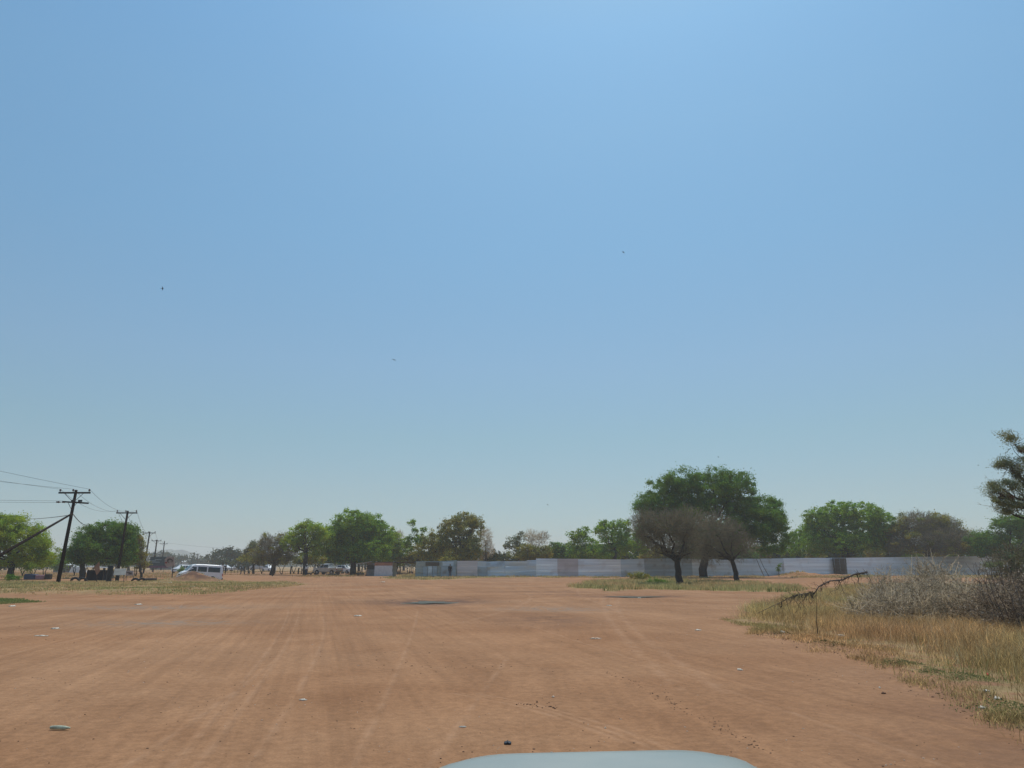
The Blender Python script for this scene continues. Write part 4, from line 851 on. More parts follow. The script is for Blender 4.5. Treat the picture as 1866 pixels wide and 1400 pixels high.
for (xa, xb, yt) in ((775, 800, 1024.5), (806, 826, 1023.5)):
    a = at(xa, 1045, 99.84); b = at(xb, 1045, 99.84); sheet(a, b, fzt(1031, 99.84), fzt(1031, 99.84), fzt(yt, 99.84), fzt(yt, 99.84), 'rustbrown' if xa == 775 else 'galvdull', sh, 'patch_panel', rows=1, wav=.01)
# return wall and mono-pitch roof giving the shack its depth
a = at(757, 1050, 100); mb = MB(); x0, x1 = at(757, 0, 100)[0], at(832, 0, 100)[0]
sheet((x0, 103.5), (x0, 100.05), 0, 0, 2.05, 2.1, 'galvgreen', sh, 'side_panel', wav=.02)
mb.add([(x0-.1, 100.1, 2.02), (x1+.1, 100.1, 2.14), (x1+.1, 103.6, 1.95), (x0-.1, 103.6, 1.9), (x0-.1, 100.1, 1.98), (x1+.1, 100.1, 2.10), (x1+.1, 103.6, 1.91), (x0-.1, 103.6, 1.86)], [(0, 1, 2, 3), (7, 6, 5, 4), (0, 4, 5, 1), (1, 5, 6, 2), (2, 6, 7, 3), (3, 7, 4, 0)]); mb.build('roof', M['roofdark'], sh)
r2 = at(833, 1050, 100.5); r2[2] = 0
fa = thing('patched_fence', 'uneven low metal fence of pinkish and bluish sheets, middle stretch', 'fence', r2)
fence(fa, [(832.5, 870, 100.3, 100.6, 1022.3, 1022, 'galvpink', .02), (870, 886, 100.8, 101, 1022.5, 1023, 'galvdull', .06), (886, 920, 101, 101, 1023.8, 1022.6, 'galvdull', .09), (920, 960, 101, 101.3, 1023, 1022.5, 'galvdull', .09), (960, 977, 101.3, 101.5, 1021, 1020.6, 'galvdull', .07)])
a = at(870, 1045, 100.75); b = at(888, 1045, 100.75); sheet(a, b, .1, .1, fzt(1034, 100.7), fzt(1034, 100.7), 'galvdark', fa, 'patch_panel', rows=1, wav=.02)
r3 = at(977, 1050, 101.8); r3[2] = 0
fb = thing('metal_fence', 'long tall bluish corrugated metal fence running to the right edge', 'fence', r3)
secs = [(977, 1016, 102, 102.2, 1018, 1018.2, 'galv', .015), (1016, 1054, 102.2, 102.6, 1018.2, 1018.6, 'galvpink', .015), (1054, 1092, 102.6, 103, 1018.8, 1019, 'galv', .02), (1092, 1132, 103, 103.6, 1019.2, 1019.6, 'galv', .02),
        (1132, 1175, 103.7, 104, 1019.6, 1018.2, 'galvdull', .05), (1175, 1220, 104, 104.6, 1018.2, 1017.8, 'galvdark', .06), (1220, 1262, 104.6, 105, 1018, 1018.4, 'galvdark', .06), (1262, 1305, 105, 106, 1018.6, 1018.8, 'galvdull', .05),
        (1305, 1350, 106, 107, 1018.8, 1018.6, 'galvdull', .03), (1350, 1388, 107, 108, 1018.4, 1018.6, 'galvdull', .02), (1388, 1430, 108, 110, 1018.4, 1017.6, 'galvdull', .02), (1430, 1475, 110, 112, 1017.4, 1017, 'galv', .02),
        (1475, 1520, 112, 113, 1017, 1016.8, 'galv', .02), (1520, 1545, 113, 114, 1016.6, 1016.8, 'galvdull', .02), (1545, 1600, 114, 115, 1016.6, 1016, 'galv', .03), (1600, 1660, 115, 117, 1015.8, 1015.2, 'galv', .03), (1660, 1720, 117, 118, 1015, 1014.6, 'galv', .02),
        (1720, 1780, 118, 119, 1014.4, 1013.8, 'galv', .02), (1780, 1840, 119, 120, 1013.6, 1013.2, 'galv', .02), (1840, 1920, 120, 122, 1013, 1012.4, 'galv', .02), (1920, 2050, 122, 126, 1012.2, 1011.6, 'galv', .02)]
fence(fb, secs)
# bulging dark brown sheet in front of the trunk
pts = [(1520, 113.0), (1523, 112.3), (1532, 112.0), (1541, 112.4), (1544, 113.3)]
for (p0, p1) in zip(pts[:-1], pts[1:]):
    a = at(p0[0], 1045, p0[1]); b = at(p1[0], 1045, p1[1]); sheet(a, b, .25, .25, fzt(1017.6, 112.6), fzt(1017.6, 112.6), 'rustbrown', fb, 'brown_panel', rows=5, wav=.0, amp=.03)
for px_, lab, tl in ((1391, 'thin dark stake leaning on the long fence, left of a pair', .1), (1400, 'thin dark stake leaning on the long fence, right of a pair', .25)):
    a = at(px_+1, 1047, 105); a[2] = gh(a[0], a[1]); mb = MB(); mb.tube([a, a+np.array([-tl, 1.2, 1.3]), a+np.array([-tl*1.3, 2.3, 2.5])], [.05, .045, .035], 6); tagp(mb.build('stake', M['darkwood'], None, origin=a), lab, 'stake', 'stakes leaning on the fence')
# ---------------------------------------------------------------- kiosk with lean-to
def kiosk():
    c = at(694, 1049, 112); z0 = gh(c[0], c[1]); c[2] = z0
    root = thing('kiosk', 'small grey trading kiosk with brown band and dark roof under the trees', 'kiosk', c)
    a = at(682, 1049, 111); b = at(718, 1049, 112.5); l = at(668, 1049, 113.5)
    def wall(p, q, z0_, z1_, mt, nm, inset=0.0, th=.08):
        d = np.array(q[:2])-np.array(p[:2]); L_ = np.linalg.norm(d); ang = math.atan2(d[1], d[0]); m_ = (np.array(p[:2])+np.array(q[:2]))/2
        n_ = np.array([math.sin(ang), -math.cos(ang)]); m_ = m_+n_*inset
        mb = MB(); mb.box((m_[0], m_[1], (z0_+z1_)/2), (L_, th, z1_-z0_), rz=ang); return mb.build(nm, M[mt], root)
    wall(a, b, z0, 1.52, 'kwall', 'side_wall'); wall(a, b, 1.525, 1.98, 'kband', 'brown_band', .004)
    wall(l, a, z0, .95, 'kfront', 'counter_wall'); wall(l, a, 1.62, 1.95, 'kfront', 'lintel')
    wall(l, l+np.array([.07, -.12, 0]), .96, 1.61, 'darkwood', 'jamb'); 
    back = b+(l-a); wall(back, l, z0, 1.95, 'kfront', 'back_wall'); wall(b, back, z0, 1.95, 'kfront', 'end_wall')
    cc = (a+b+l+back)/4; d = b-a; ang = math.atan2(d[1], d[0])
    mb = MB(); mb.box((cc[0], cc[1], 2.06), (3.5, 3.2, .07), rz=ang, ry=.03); mb.build('roof', M['roofdark'], root)
    # lean-to shade on two poles
    s0 = at(650, 1049, 112); s1 = at(668, 1049, 113)
    mb = MB(); A = at(648, 1027.5, 111); B = at(678, 1023.5, 111.2); A2 = A+np.array([.3, 2.6, .05]); B2 = B+np.array([.3, 2.6, .05]); t_ = np.array([0, 0, .05])
    mb.add([A, B, B2, A2, A-t_, B-t_, B2-t_, A2-t_], [(0, 1, 2, 3), (7, 6, 5, 4), (0, 4, 5, 1), (1, 5, 6, 2), (2, 6, 7, 3), (3, 7, 4, 0)]); mb.build('shade_sheet', M['roofzinc'], root)
    for (px_, D_, zt_) in ((653, 111.2, 1027.2), (667, 111.2, 1025.2), (652, 113.3, 1027.2)):
        p = at(px_, 1049, D_); p[2] = gh(p[0], p[1])-.05; q = at(px_, zt_, D_); mb = MB(); mb.tube([p, q-[0, 0, .02]], .05, 7); mb.build('post', M['darkwood'], root)
kiosk()
def shelter():
    c = at(742, 1044, 140); c[2] = gh(c[0], c[1]); root = thing('open_shelter', 'open pole shelter with pale flat roof between kiosk and shack', 'shelter', c)
    mb = MB(); p = at(745, 1023, 140); mb.box((p[0], p[1], p[2]), (4.2, 2.5, .08)); mb.build('roof', M['roofzinc'], root)
    for dx in (-.75, 1.6):
        for dy in (-1.1, 1.1):
            mb = MB(); mb.tube([(p[0]+dx-.9, p[1]+dy, 0), (p[0]+dx-.9, p[1]+dy, p[2]-.04)], .06, 6); mb.build('post', M['palegrey'], root)
shelter()
for (px_, py_, w_, D_, lab) in ((725, 1046, .75, 125, 'dark log lying right of the kiosk'), (738, 1045.5, .45, 128, 'short brown log beside the dark one'), (606, 1048.5, 1.0, 116, 'brown log under the shade tree by the pickup'), (655, 1046, .8, 122, 'thin log on the ground behind the lean-to pole')):
    p = at(px_, py_, D_); p[2] = gh(p[0], p[1])+.14; mb = MB(); mb.tube([p-[w_, .1, 0], p+[0, 0, .02], p+[w_, .1, 0]], [.15, .17, .14], 9); tagp(mb.build('log', M['wood'], None, origin=p), lab, 'log')
# ---------------------------------------------------------------- left-hand roadside things
def panel_sign(name, lab, cat, corners, D, mt, th=.03, legs=(), legmat='iron', group=None, border=None):
    P_ = [at(x, y, D) for x, y in corners]; c = sum(P_)/len(P_); loc = np.array([c[0], D, gh(c[0], D)]); root = thing(name, lab, cat, loc, group)
    n = len(P_); mb = MB(); mb.add([p for p in P_]+[p+np.array([0, th, 0]) for p in P_], [tuple(range(n)), tuple(range(2*n-1, n-1, -1))]+[(i, i+n, (i+1) % n+n, (i+1) % n) for i in range(n)]); mb.build('board', M[mt], root)
    for (x, y, y2) in legs:
        a = at(x, y, D+th+.03); b = at(x, y2, D+th+.03); b[2] = gh(b[0], b[1])-.05; mb = MB(); mb.tube([b, a], .03, 6); mb.build('leg', M[legmat], root)
    return root
r = panel_sign('white_board_sign', 'blank white board on thin metal legs beside the dark drums', 'sign', [(206.5, 1048.5), (228.5, 1048), (230, 1036), (209, 1036.5)], 62, 'whiteflat', legs=[(206, 1037, 1062), (226, 1037, 1061)])
a = at(205, 1062, 62); b = at(227, 1061.5, 62); mb = MB(); mb.tube([(a[0], a[1], gh(a[0], a[1])+.12), (b[0], b[1], gh(b[0], b[1])+.12)], .025, 6); mb.build('foot_rail', M['iron'], r)
panel_sign('diamond_sign', 'tilted rusty diamond road sign seen edge-turned on a post', 'sign', [(176, 1048.5), (170.5, 1034), (180.5, 1024), (182, 1040.5)], 61, 'rust', legs=[(176.5, 1040, 1062)])
r = panel_sign('banner_sign', 'grey banner with dark print, right of the blank white board', 'sign', [(229, 1049), (243, 1049), (243.5, 1040), (230, 1040)], 78, 'palegrey', legs=[(230, 1040, 1057), (243, 1040, 1057)])
for (x0, x1, y0, y1) in ((230.5, 237, 1044, 1043), (234, 240, 1046.2, 1045), (238, 239.8, 1045, 1043)):
    mb = MB(); mb.poly([at(x0, y0+.6, 77.98), at(x1, y0+.6, 77.98), at(x1, y1, 77.98), at(x0, y1, 77.98)]); mb.build('print', M['dimbrown'], r)
bb = panel_sign('billboard', 'wide dark teal billboard with pale lines and a purple strip', 'billboard', [(272, 1031), (305, 1031), (305, 1015), (274, 1015)], 150, 'teal', th=.12, legs=[(279, 1018, 1044), (298, 1018, 1044)])
for (x0, x1, y) in ((273, 284, 1022.3), (275, 291, 1024.5), (282, 294, 1020.3)):
    mb = MB(); mb.poly([at(x0, y+.35, 149.97), at(x1, y+.35, 149.97), at(x1, y-.35, 149.97), at(x0, y-.35, 149.97)]); mb.build('pale_line', M['stripe'], bb)
mb = MB(); p = at(286, 1033, 150); mb.box((p[0], p[1]+.05, p[2]), (4.6, .1, .45)); mb.build('purple_strip', M['purple'], bb)
rs = thing('round_sign', 'tall pale sign with a brown ring picture beside the billboard', 'sign', np.array([at(310, 1052, 95)[0], 95, gh(at(310, 1052, 95)[0], 95)]))
def disc(px, py, rx, ry, D, n=28): return [at(px+rx*math.cos(2*math.pi*i/n), py+ry*math.sin(2*math.pi*i/n), D) for i in range(n)]
P_ = [at(x, y, 95) for x, y in ((317.5, 1015), (318, 1031), (304, 1034), (300, 1028), (300, 1020), (304, 1015.5), (309, 1014.2))]
n = len(P_); mb = MB(); mb.add(P_+[p+np.array([0, .04, 0]) for p in P_], [tuple(range(n))[::-1], tuple(range(n, 2*n))]+[(i, (i+1) % n, (i+1) % n+n, i+n) for i in range(n)]); mb.build('board', M['beige'], rs)
mb = MB(); mb.poly(disc(309.5, 1022, 5.3, 4.3, 94.98)); mb.build('ring', M['dimbrown'], rs)
mb = MB(); mb.poly(disc(310, 1023.2, 3.3, 3.2, 94.96)); mb.build('disc', M['olivep'] if 'olivep' in M else M['plaster'], rs)
mb = MB(); mb.poly(disc(302.6, 1025.5, 1.9, 1.6, 94.96)); mb.build('red_spot', M['redp'], rs)
a = at(315.5, 1030, 95.1); b = at(313.5, 1053, 95.1); b[2] = gh(b[0], b[1]); mb = MB(); mb.tube([b, a], .06, 7); mb.build('leg', M['darkwood'], rs)
def tyre(px, py, D, face, lab, half=True):
    c = at(px, py, D); c[2] = gh(c[0], c[1])+(.12 if half else .3); mb = MB(); n = 20; R = .34
    pts = []
    for i in range(n+1):
        a = math.pi*i/n if half else 2*math.pi*i/n; pts.append((c[0]+R*math.cos(a)*math.cos(face), c[1]+R*math.cos(a)*math.sin(face), c[2]-.1+R*math.sin(a)))
    mb.tube(pts, .10, 8); tagp(mb.build('tyre', M['rubber'], None, origin=(c[0], c[1], c[2]), smooth=True), lab, 'tyre', 'half-buried tyres along the yard')
tyre(137, 1055, 66, .1, 'half-buried tyre nearest the first pole'); tyre(151, 1054, 67, .2, 'half-buried tyre at the foot of the round tree'); tyre(247, 1055, 68, 0, 'half-buried tyre left of the painted one'); 
tyre(259, 1053, 68, .9, 'half-buried tyre turned sideways beside the long log'); tyre(563, 1048, 114, .2, 'half-buried tyre right of the standing man'); tyre(749, 1043, 135, .1, 'half-buried tyre by the shack corner')
tyre(570, 1046, 125, .6, 'half-buried tyre left of the pickup nose')
p = at(274, 1049, 72); p[2] = gh(p[0], p[1])+.2; mb = MB(); mb.tube([p-[.6, .1, .02], p, p+[.6, .1, .02]], [.19, .2, .17], 10); tagp(mb.build('log', M['darkwood'], None, origin=p), 'thick dark log lying behind the third pole', 'log')
# drums and dark stall
for (px_, D_, h_, r_, lab) in ((198, 64, 1.35, .22, 'tall black drum beside the blank white board'), (213.5, 70, .8, .14, 'small black post under the blank white board')):
    c = at(px_, 1060, D_); c[2] = gh(c[0], c[1]); mb = MB(); z_ = c[2]
    mb.tube([c, c+[0, 0, h_*.33], c+[0, 0, h_*.34], c+[0, 0, h_*.66], c+[0, 0, h_*.67], c+[0, 0, h_]], [r_, r_, r_*1.06, r_, r_*1.06, r_*.98], 14); tagp(mb.build('drum', M['drum'], None, origin=c, smooth=False), lab, 'drum')
c = at(177, 1058, 70); c[2] = gh(c[0], c[1]); stl = thing('market_stall', 'dark covered roadside stall behind the rusty diamond sign', 'stall', c)
for dx in (-.85, .85):
    for dy in (-.6, .6): mb = MB(); mb.tube([c+[dx, dy, 0], c+[dx, dy, 1.35]], .04, 6); mb.build('post', M['darkwood'], stl)
mb = MB(); mb.box(c+[0, 0, .62], (1.6, 1.1, 1.05), bev=.05); mb.build('dark_cover', M['cblack'], stl); mb = MB(); mb.box(c+[0, 0, 1.4], (1.9, 1.4, .05), ry=.04); mb.build('roof', M['roofzinc'], stl)
c = at(70, 1049, 82); c[2] = gh(c[0], c[1]); stl = thing('cloth_stall', 'low stall draped in dark blue and dull pink cloth under the leafy tree', 'stall', c)
mb = MB(); mb.box(c+[-.75, 0, .3], (1.25, .8, .62), bev=.06, ry=.05); mb.build('blue_drape', M['bluecloth'], stl); mb = MB(); mb.box(c+[.3, 0, .27], (.84, .78, .5), bev=.06); mb.build('pink_drape', M['pink'], stl); mb = MB(); mb.box(c+[1.1, .05, .33], (.6, .6, .6), bev=.08); mb.build('crate', M['darkwood'], stl)
# far houses
def house(px, pyb, D, w, d, hw_, hr, wall, roof, lab, rz=0, off=0):
    c = at(px, pyb, D); c[2] = off; root = thing('far_house', lab, 'house', c)
    mb = MB(); mb.box(c+[0, 0, hw_/2], (w, d, hw_), bev=.02); mb.build('wall', M[wall], root)
    mb = MB(); o = .4; x, y, z = c[0], c[1], c[2]+hw_+.01
    mb.add([(x-w/2-o, y-d/2-o, z), (x+w/2+o, y-d/2-o, z), (x+w/2+o, y+d/2+o, z), (x-w/2-o, y+d/2+o, z), (x-w/2+d*.4, y, z+hr), (x+w/2-d*.4, y, z+hr)], [(0, 1, 5, 4), (1, 2, 5), (2, 3, 4, 5), (3, 0, 4), (3, 2, 1, 0)]); mb.build('roof', M[roof], root)
    for dx in (-w*.3, 0, w*.3):
        mb = MB(); mb.box((x+dx, y-d/2-.02, c[2]+hw_*.55), (1.2, .06, 1.0)); mb.build('window', M['glass'], root)
house(337, 1036, 640, 9, 7, 4.4, 1.4, 'concrete', 'whiteflat', 'low far house with a bright white roof beyond the minibus'); house(366, 1036, 560, 9, 7, 4.0, 1.2, 'plaster', 'orange', 'low far house with an orange tiled roof')
house(124, 1042, 170, 4.5, 4, 1.6, .6, 'concrete', 'whiteflat', 'small far hut with a white roof right of the first pole'); house(976, 1030, 260, 12, 8, 2.6, 1.2, 'plaster', 'whiteflat', 'low pale building over the fence in the sky gap', off=1.0)
house(1805, 1020, 150, 11, 6, 2.5, .7, 'plaster', 'whiteflat', 'cream roofed building just above the fence at far right', off=.6); house(905, 1030, 170, 12, 6, 2.2, .3, 'concrete', 'roofzinc', 'long low zinc roof behind the bluish fence sheets', off=.6)
c = at(142.5, 1042, 165); c[2] = 0; mb = MB(); mb.add([c+[-1.3, -1.3, 0], c+[1.3, -1.3, 0], c+[1.3, 1.3, 0], c+[-1.3, 1.3, 0], c+[-1, -1, 1.2], c+[1, -1, 1.2], c+[1, 1, 1.2], c+[-1, 1, 1.2], c+[0, 0, 2.4]], [(0, 1, 5, 4), (1, 2, 6, 5), (2, 3, 7, 6), (3, 0, 4, 7), (4, 5, 8), (5, 6, 8), (6, 7, 8), (7, 4, 8)]); tagp(mb.build('small_tent', M['whiteflat'], None, origin=c), 'tiny pale peaked tent between the first pole and round tree', 'tent')
mb = MB(); c = at(350, 1040, 260); mb.box((c[0], c[1], .9), (30, .2, 1.9)); tagp(mb.build('boundary_wall', M['concrete'], None, origin=(c[0], c[1], 0)), 'long low grey boundary wall below the far roofs', 'wall')
# post-and-wire fence posts
for (px_, h_, D_, w_) in ((421, 1.2, 150, .05), (427, 1.1, 150, .05), (433, 1.2, 148, .05), (439, 1.5, 135, .09), (445.5, 1.5, 130, .10), (452, 1.4, 140, .08), (497, 1.8, 108, .09), (501, 1.4, 140, .09), (529.5, 1.5, 130, .12), (543.5, 1.2, 132, .13), (549, 1.1, 132, .08), (660, 1.5, 150, .07), (672, 1.4, 150, .05)):
    c = at(px_, 1044, D_); c[2] = gh(c[0], c[1])-.1; mb = MB(); mb.tube([c, c+[random.uniform(-.05, .05), 0, h_]], [w_*1.1, w_*.9], 7); tagp(mb.build('fence_post', M['darkwood'], None, origin=c), 'weathered dark wooden post in the broken post line across the field', 'post', 'wooden posts in the field')
mb = MB(); a = at(415, 1036, 150); b = at(450, 1036, 133); mb.tube([a, b], .05, 5); a2 = at(449, 1036, 150); tagp(mb.build('fence_rail', M['darkwood'], None, origin=a), 'dark horizontal rail across the field posts', 'rail')
# ---------------------------------------------------------------- people
def skin_mesh(joints, edges, name, material, parent, loc, yaw, sub=2):
    me = bpy.data.meshes.new('tmp'); me.from_pydata([j[:3] for j in joints], edges, []); o = bpy.data.objects.new('tmp', me); C.objects.link(o)
    o.modifiers.new('s', 'SKIN'); sk = me.skin_vertices[0].data
    for i, j in enumerate(joints): sk[i].radius = (j[3], j[4] if len(j) > 4 else j[3])
    sk[0].use_root = True
    o.modifiers.new('u', 'SUBSURF').levels = sub
    dg = bpy.context.evaluated_depsgraph_get(); me2 = bpy.data.meshes.new_from_object(o.evaluated_get(dg)); bpy.data.objects.remove(o)
    me2.name = name; me2.materials.clear(); me2.materials.append(M[material]); me2.transform(Matrix.Rotation(yaw, 4, 'Z'))
    for p in me2.polygons: p.use_smooth = True
    r_ = bpy.data.objects.new(name, me2); C.objects.link(r_); r_.parent = parent; return r_
def person(label, px, D, yaw, top, bottom, walk=0.0, hat=None, H=1.72, z0=0):
    c = at(px, 1049, D); c[2] = gh(c[0], c[1])+z0; root = thing('person', label, 'person', c); w = walk; s = H/1.72
    J = [(0, 0, .93, .13, .10), (0, 0, 1.12, .13, .095), (0, 0, 1.32, .155, .10), (0, .0, 1.45, .07, .06), (0, -.01, 1.54, .055, .055), (0, -.02, 1.60, .078, .092), (0, -.02, 1.68, .07, .082)]
    E = [(0, 1), (1, 2), (2, 3), (3, 4), (4, 5), (5, 6)]
    for sd in (-1, 1):
        k = len(J); J += [(sd*.095, 0, .86, .085, .085), (sd*.105, -.18*w*sd, .48, .058, .06), (sd*.11, -.1*w*sd+.10*w, .09, .038, .042), (sd*.12, -.1*w*sd-.11+.10*w, .035, .035, .028)]
        E += [(0, k), (k, k+1), (k+1, k+2), (k+2, k+3)]
        k = len(J); J += [(sd*.19, 0, 1.38, .055, .055), (sd*.235, .02+.1*w*sd, 1.11, .042, .042), (sd*.24, -.06+.18*w*sd, .87, .03, .03), (sd*.24, -.075+.2*w*sd, .81, .032, .02), (sd*.24, -.09+.2*w*sd, .75, .022, .014)]
        E += [(2, k), (k, k+1), (k+1, k+2), (k+2, k+3), (k+3, k+4)]
    sc = lambda L_: [tuple(v*s for v in j) for j in L_]
    skin_mesh(sc(J), E, 'body', 'skin', root, c, yaw)
    T_ = [(0, 0, .90, .145, .115), (0, 0, 1.12, .15, .115), (0, 0, 1.32, .17, .115), (0, 0, 1.44, .085, .08)]; Et = [(0, 1), (1, 2), (2, 3)]
    for sd in (-1, 1): k = len(T_); T_ += [(sd*.19, 0, 1.38, .068, .068), (sd*.235, .02+.1*w*sd, 1.12, .056, .056), (sd*.24, -.05+.17*w*sd, .90, .045, .045)]; Et += [(2, k), (k, k+1), (k+1, k+2)]
    skin_mesh(sc(T_), Et, 'shirt', top, root, c, yaw)
    T_ = [(0, 0, .93, .148, .118)]; Et = []
    for sd in (-1, 1): k = len(T_); T_ += [(sd*.095, 0, .84, .10, .10), (sd*.105, -.18*w*sd, .48, .078, .078), (sd*.11, -.1*w*sd+.10*w, .12, .062, .064)]; Et += [(0, k), (k, k+1), (k+1, k+2)]
    skin_mesh(sc(T_), Et, 'trousers', bottom, root, c, yaw)
    skin_mesh(sc([(0, .01, 1.63, .085, .095), (0, .01, 1.70, .078, .088), (0, 0, 1.73, .05, .06)]), [(0, 1), (1, 2)], 'hair', hat or 'cblack', root, c, yaw)
    for sd in (-1, 1): skin_mesh(sc([(sd*.11, -.1*w*sd+.10*w+.03, .045, .048, .045), (sd*.115, -.1*w*sd-.06+.10*w, .04, .05, .04), (sd*.12, -.1*w*sd-.15+.1*w, .03, .042, .028)]), [(0, 1), (1, 2)], 'shoe', 'black', root, c, yaw)
person('person in all-dark clothes standing before the zinc shack wall', 820, 98.5, .3, 'cblack', 'cblue')
person('person in white top and dark trousers standing by the yellowish tree trunk', 558, 112, -.4, 'cwhite', 'cblue', .3, 'cwhite')
person('person in a white shirt standing just behind the minibus tail', 404, 112, 1, 'cwhite', 'cblack', .2, z0=.2)
person('person in dark clothes beside the one in white behind the minibus', 410, 116, 2, 'cblack', 'cblack', .2, z0=.2)
person('person in dark clothes walking far left of the pickup', 573, 160, 1.3, 'cblack', 'cblue', .8, z0=.2)
# ---------------------------------------------------------------- litter, stones, clods
def scrap(px, py, w, d, h, mt, lab, cat='litter', name='litter_scrap', group='scraps of litter on the yard'):
    c = G(px, py); c[2] = gh(c[0], c[1]); n = 7; V = []; ph = random.random()*9; w *= .68; d *= .68; h *= .8
    for j in range(n):
        for i in range(n):
            u = i/(n-1)-.5; v = j/(n-1)-.5; k = 1-.35*abs(u*v)*4
            V.append((c[0]+w*u*k*(1+.3*math.sin(9*v+ph)), c[1]+d*v*k*(1+.3*math.sin(8*u+ph)), c[2]+.006+h*(.25+.75*abs(math.sin(7*u+ph)*math.cos(6*v+ph*2)))*(1-abs(u)*1.1)))
    Q = [(j*n+i, j*n+i+1, (j+1)*n+i+1, (j+1)*n+i) for j in range(n-1) for i in range(n-1)]
    k = len(V); V += [(x, y, c[2]-.004) for x, y, z in V]; B_ = [(j*n+i+k, (j+1)*n+i+k, (j+1)*n+i+1+k, j*n+i+1+k) for j in range(n-1) for i in range(n-1)]
    rim = [i for i in range(n)]+[j*n+n-1 for j in range(1, n)]+[(n-1)*n+i for i in range(n-2, -1, -1)]+[j*n for j in range(n-2, 0, -1)]
    S_ = [(rim[i], rim[i]+k, rim[(i+1) % len(rim)]+k, rim[(i+1) % len(rim)]) for i in range(len(rim))]
    o = npmesh(name, np.array(V), np.array(Q+B_+S_), None, None, M[mt], None, origin=c); tagp(o, lab, cat, group)
scrap(925, 1354, .10, .12, .03, 'plastic', 'black crumpled plastic scrap just ahead of the bonnet')
scrap(1348, 1219, .11, .13, .03, 'paper', 'cream paper scrap lying alone right of centre')
scrap(1818, 1273, .11, .14, .06, 'paper', 'white crumpled paper at the right grass edge'); scrap(1797, 1257, .1, .1, .03, 'paper', 'pale flat scrap left of the crumpled white paper'); scrap(1790, 1288, .12, .08, .03, 'paper', 'pale wrapper on the soil below the crumpled white paper')
scrap(1800, 1231, .06, .05, .06, 'redlit', 'small red wrapper at the edge of the right-hand grass'); scrap(1603, 1252, .035, .04, .02, 'paper', 'tiny white bit on bare soil right of centre'); scrap(1610, 1262, .07, .06, .025, 'stoned', 'dark brown clod beside the tiny white bit', 'clod', 'clod')
scrap(1532, 1160, .22, .3, .04, 'paper', 'long white paper scrap at the foot of the dry grass'); scrap(1426, 1154, .13, .2, .06, 'paper', 'round white scrap near the left tip of the grass'); scrap(1495, 1163, .2, .15, .03, 'paper', 'flat white scrap left of the long white scrap')
scrap(552, 1276, .13, .07, .02, 'paper', 'thin broken white strip in the left middle of the yard'); scrap(843, 1325, .10, .035, .012, 'paper', 'short white strip left of the black plastic scrap'); scrap(101, 1145, .3, .25, .05, 'paper', 'white scraps at far left of the yard, nearest the green turf')
scrap(75, 1160, .4, .12, .03, 'paper', 'flat pale scrap at far left below the white scraps'); scrap(22, 1105, .35, .4, .05, 'paper', 'white scrap at the front of the green turf patch'); scrap(652, 1123, .35, .4, .04, 'paper', 'pale scrap in the middle distance left of the puddle')
scrap(1085, 1162, .35, .2, .03, 'stonel', 'pale twisted strip in the middle distance right of the puddle'); scrap(1272, 1148, .2, .2, .03, 'paper', 'small white scrap on the yard left of the grass tip'); scrap(698, 1061, .6, .5, .1, 'paper', 'white scrap in front of the kiosk')
scrap(252, 1102, .4, .5, .04, 'paper', 'white scrap on the gravelly patch left'); scrap(310, 1067, .4, .4, .1, 'paper', 'white rag on the bank left of the earth mound'); scrap(349, 1076, .5, .4, .1, 'stonel', 'pale lump on the yard below the earth mound')
scrap(1290, 1060, .35, .3, .12, 'paper', 'white rag among the weeds between the thorn trunks'); scrap(1205, 1067, .5, .3, .12, 'paper', 'scatter of white rags at the left of the dark shrub'); scrap(1414, 1066, .25, .3, .1, 'stonel', 'pale lump near the right end of the grass strip')
scrap(1008, 1268, .05, .08, .02, 'stonel', 'pale pebble pair ahead of the bonnet'); scrap(1103, 1325, .02, .025, .015, 'paper', 'tiny white pebble right above the bonnet'); scrap(1110, 1104, .3, .3, .03, 'paper', 'small pale scrap just right of centre in the middle distance')
scrap(1165, 1088, .25, .2, .06, 'paper', 'pale bit at the far end of the right puddle')
# flat bottle / pod at lower left
c = G(108, 1333); c[2] = gh(c[0], c[1])+.022; mb = MB(); mb.tube([c+[-.105, .01, 0], c+[-.095, .01, 0], c+[-.06, .005, .002], c+[0, 0, .003], c+[.05, 0, 0], c+[.07, 0, 0], c+[.095, -.004, 0], c+[.105, -.004, 0]], [.008, .015, .018, .019, .018, .013, .009, .008], 12)
o = mb.build('plastic_bottle', mat('bottle_plastic', (.42, .45, .33), .3, var=.5, scale=12), None, origin=c, smooth=True); tagp(o, 'crushed pale green plastic bottle lying at lower left', 'bottle')
def pebbles(n, mt, smin, smax, lab, nm):
    Vs = []; Fs = []; bm = bmesh.new(); bmesh.ops.create_icosphere(bm, subdivisions=1, radius=1); bv = np.array([v.co[:] for v in bm.verts]); bf = np.array([[v.index for v in f.verts] for f in bm.faces]); bm.free()
    py = 1065+335*rng.random(n)**.9; px = rng.uniform(-50, 1900, n)
    for i in range(n):
        c = G(px[i], py[i]); D = c[1]
        if D > 45: continue
        cl = vn(c[0]*.35, c[1]*.35, 40)
        if cl < .5 and rng.random() < .75: continue
        s = rng.uniform(smin, smax)*(1 if D < 9 else 1+(D-9)*.05); v = bv*s*np.array([rng.uniform(.7, 1.6), rng.uniform(.7, 1.3), .55])*(1+.25*rng.normal(size=(len(bv), 1))*.6)
        c[2] = gh(c[0], c[1])+s*.15; Fs.append(bf+len(Vs)*len(bv)); Vs.append(v+c)
    o = npmesh(nm, np.concatenate(Vs), None, np.concatenate(Fs), None, M[mt], None); tagp(o, lab, 'pebbles', kind='stuff')
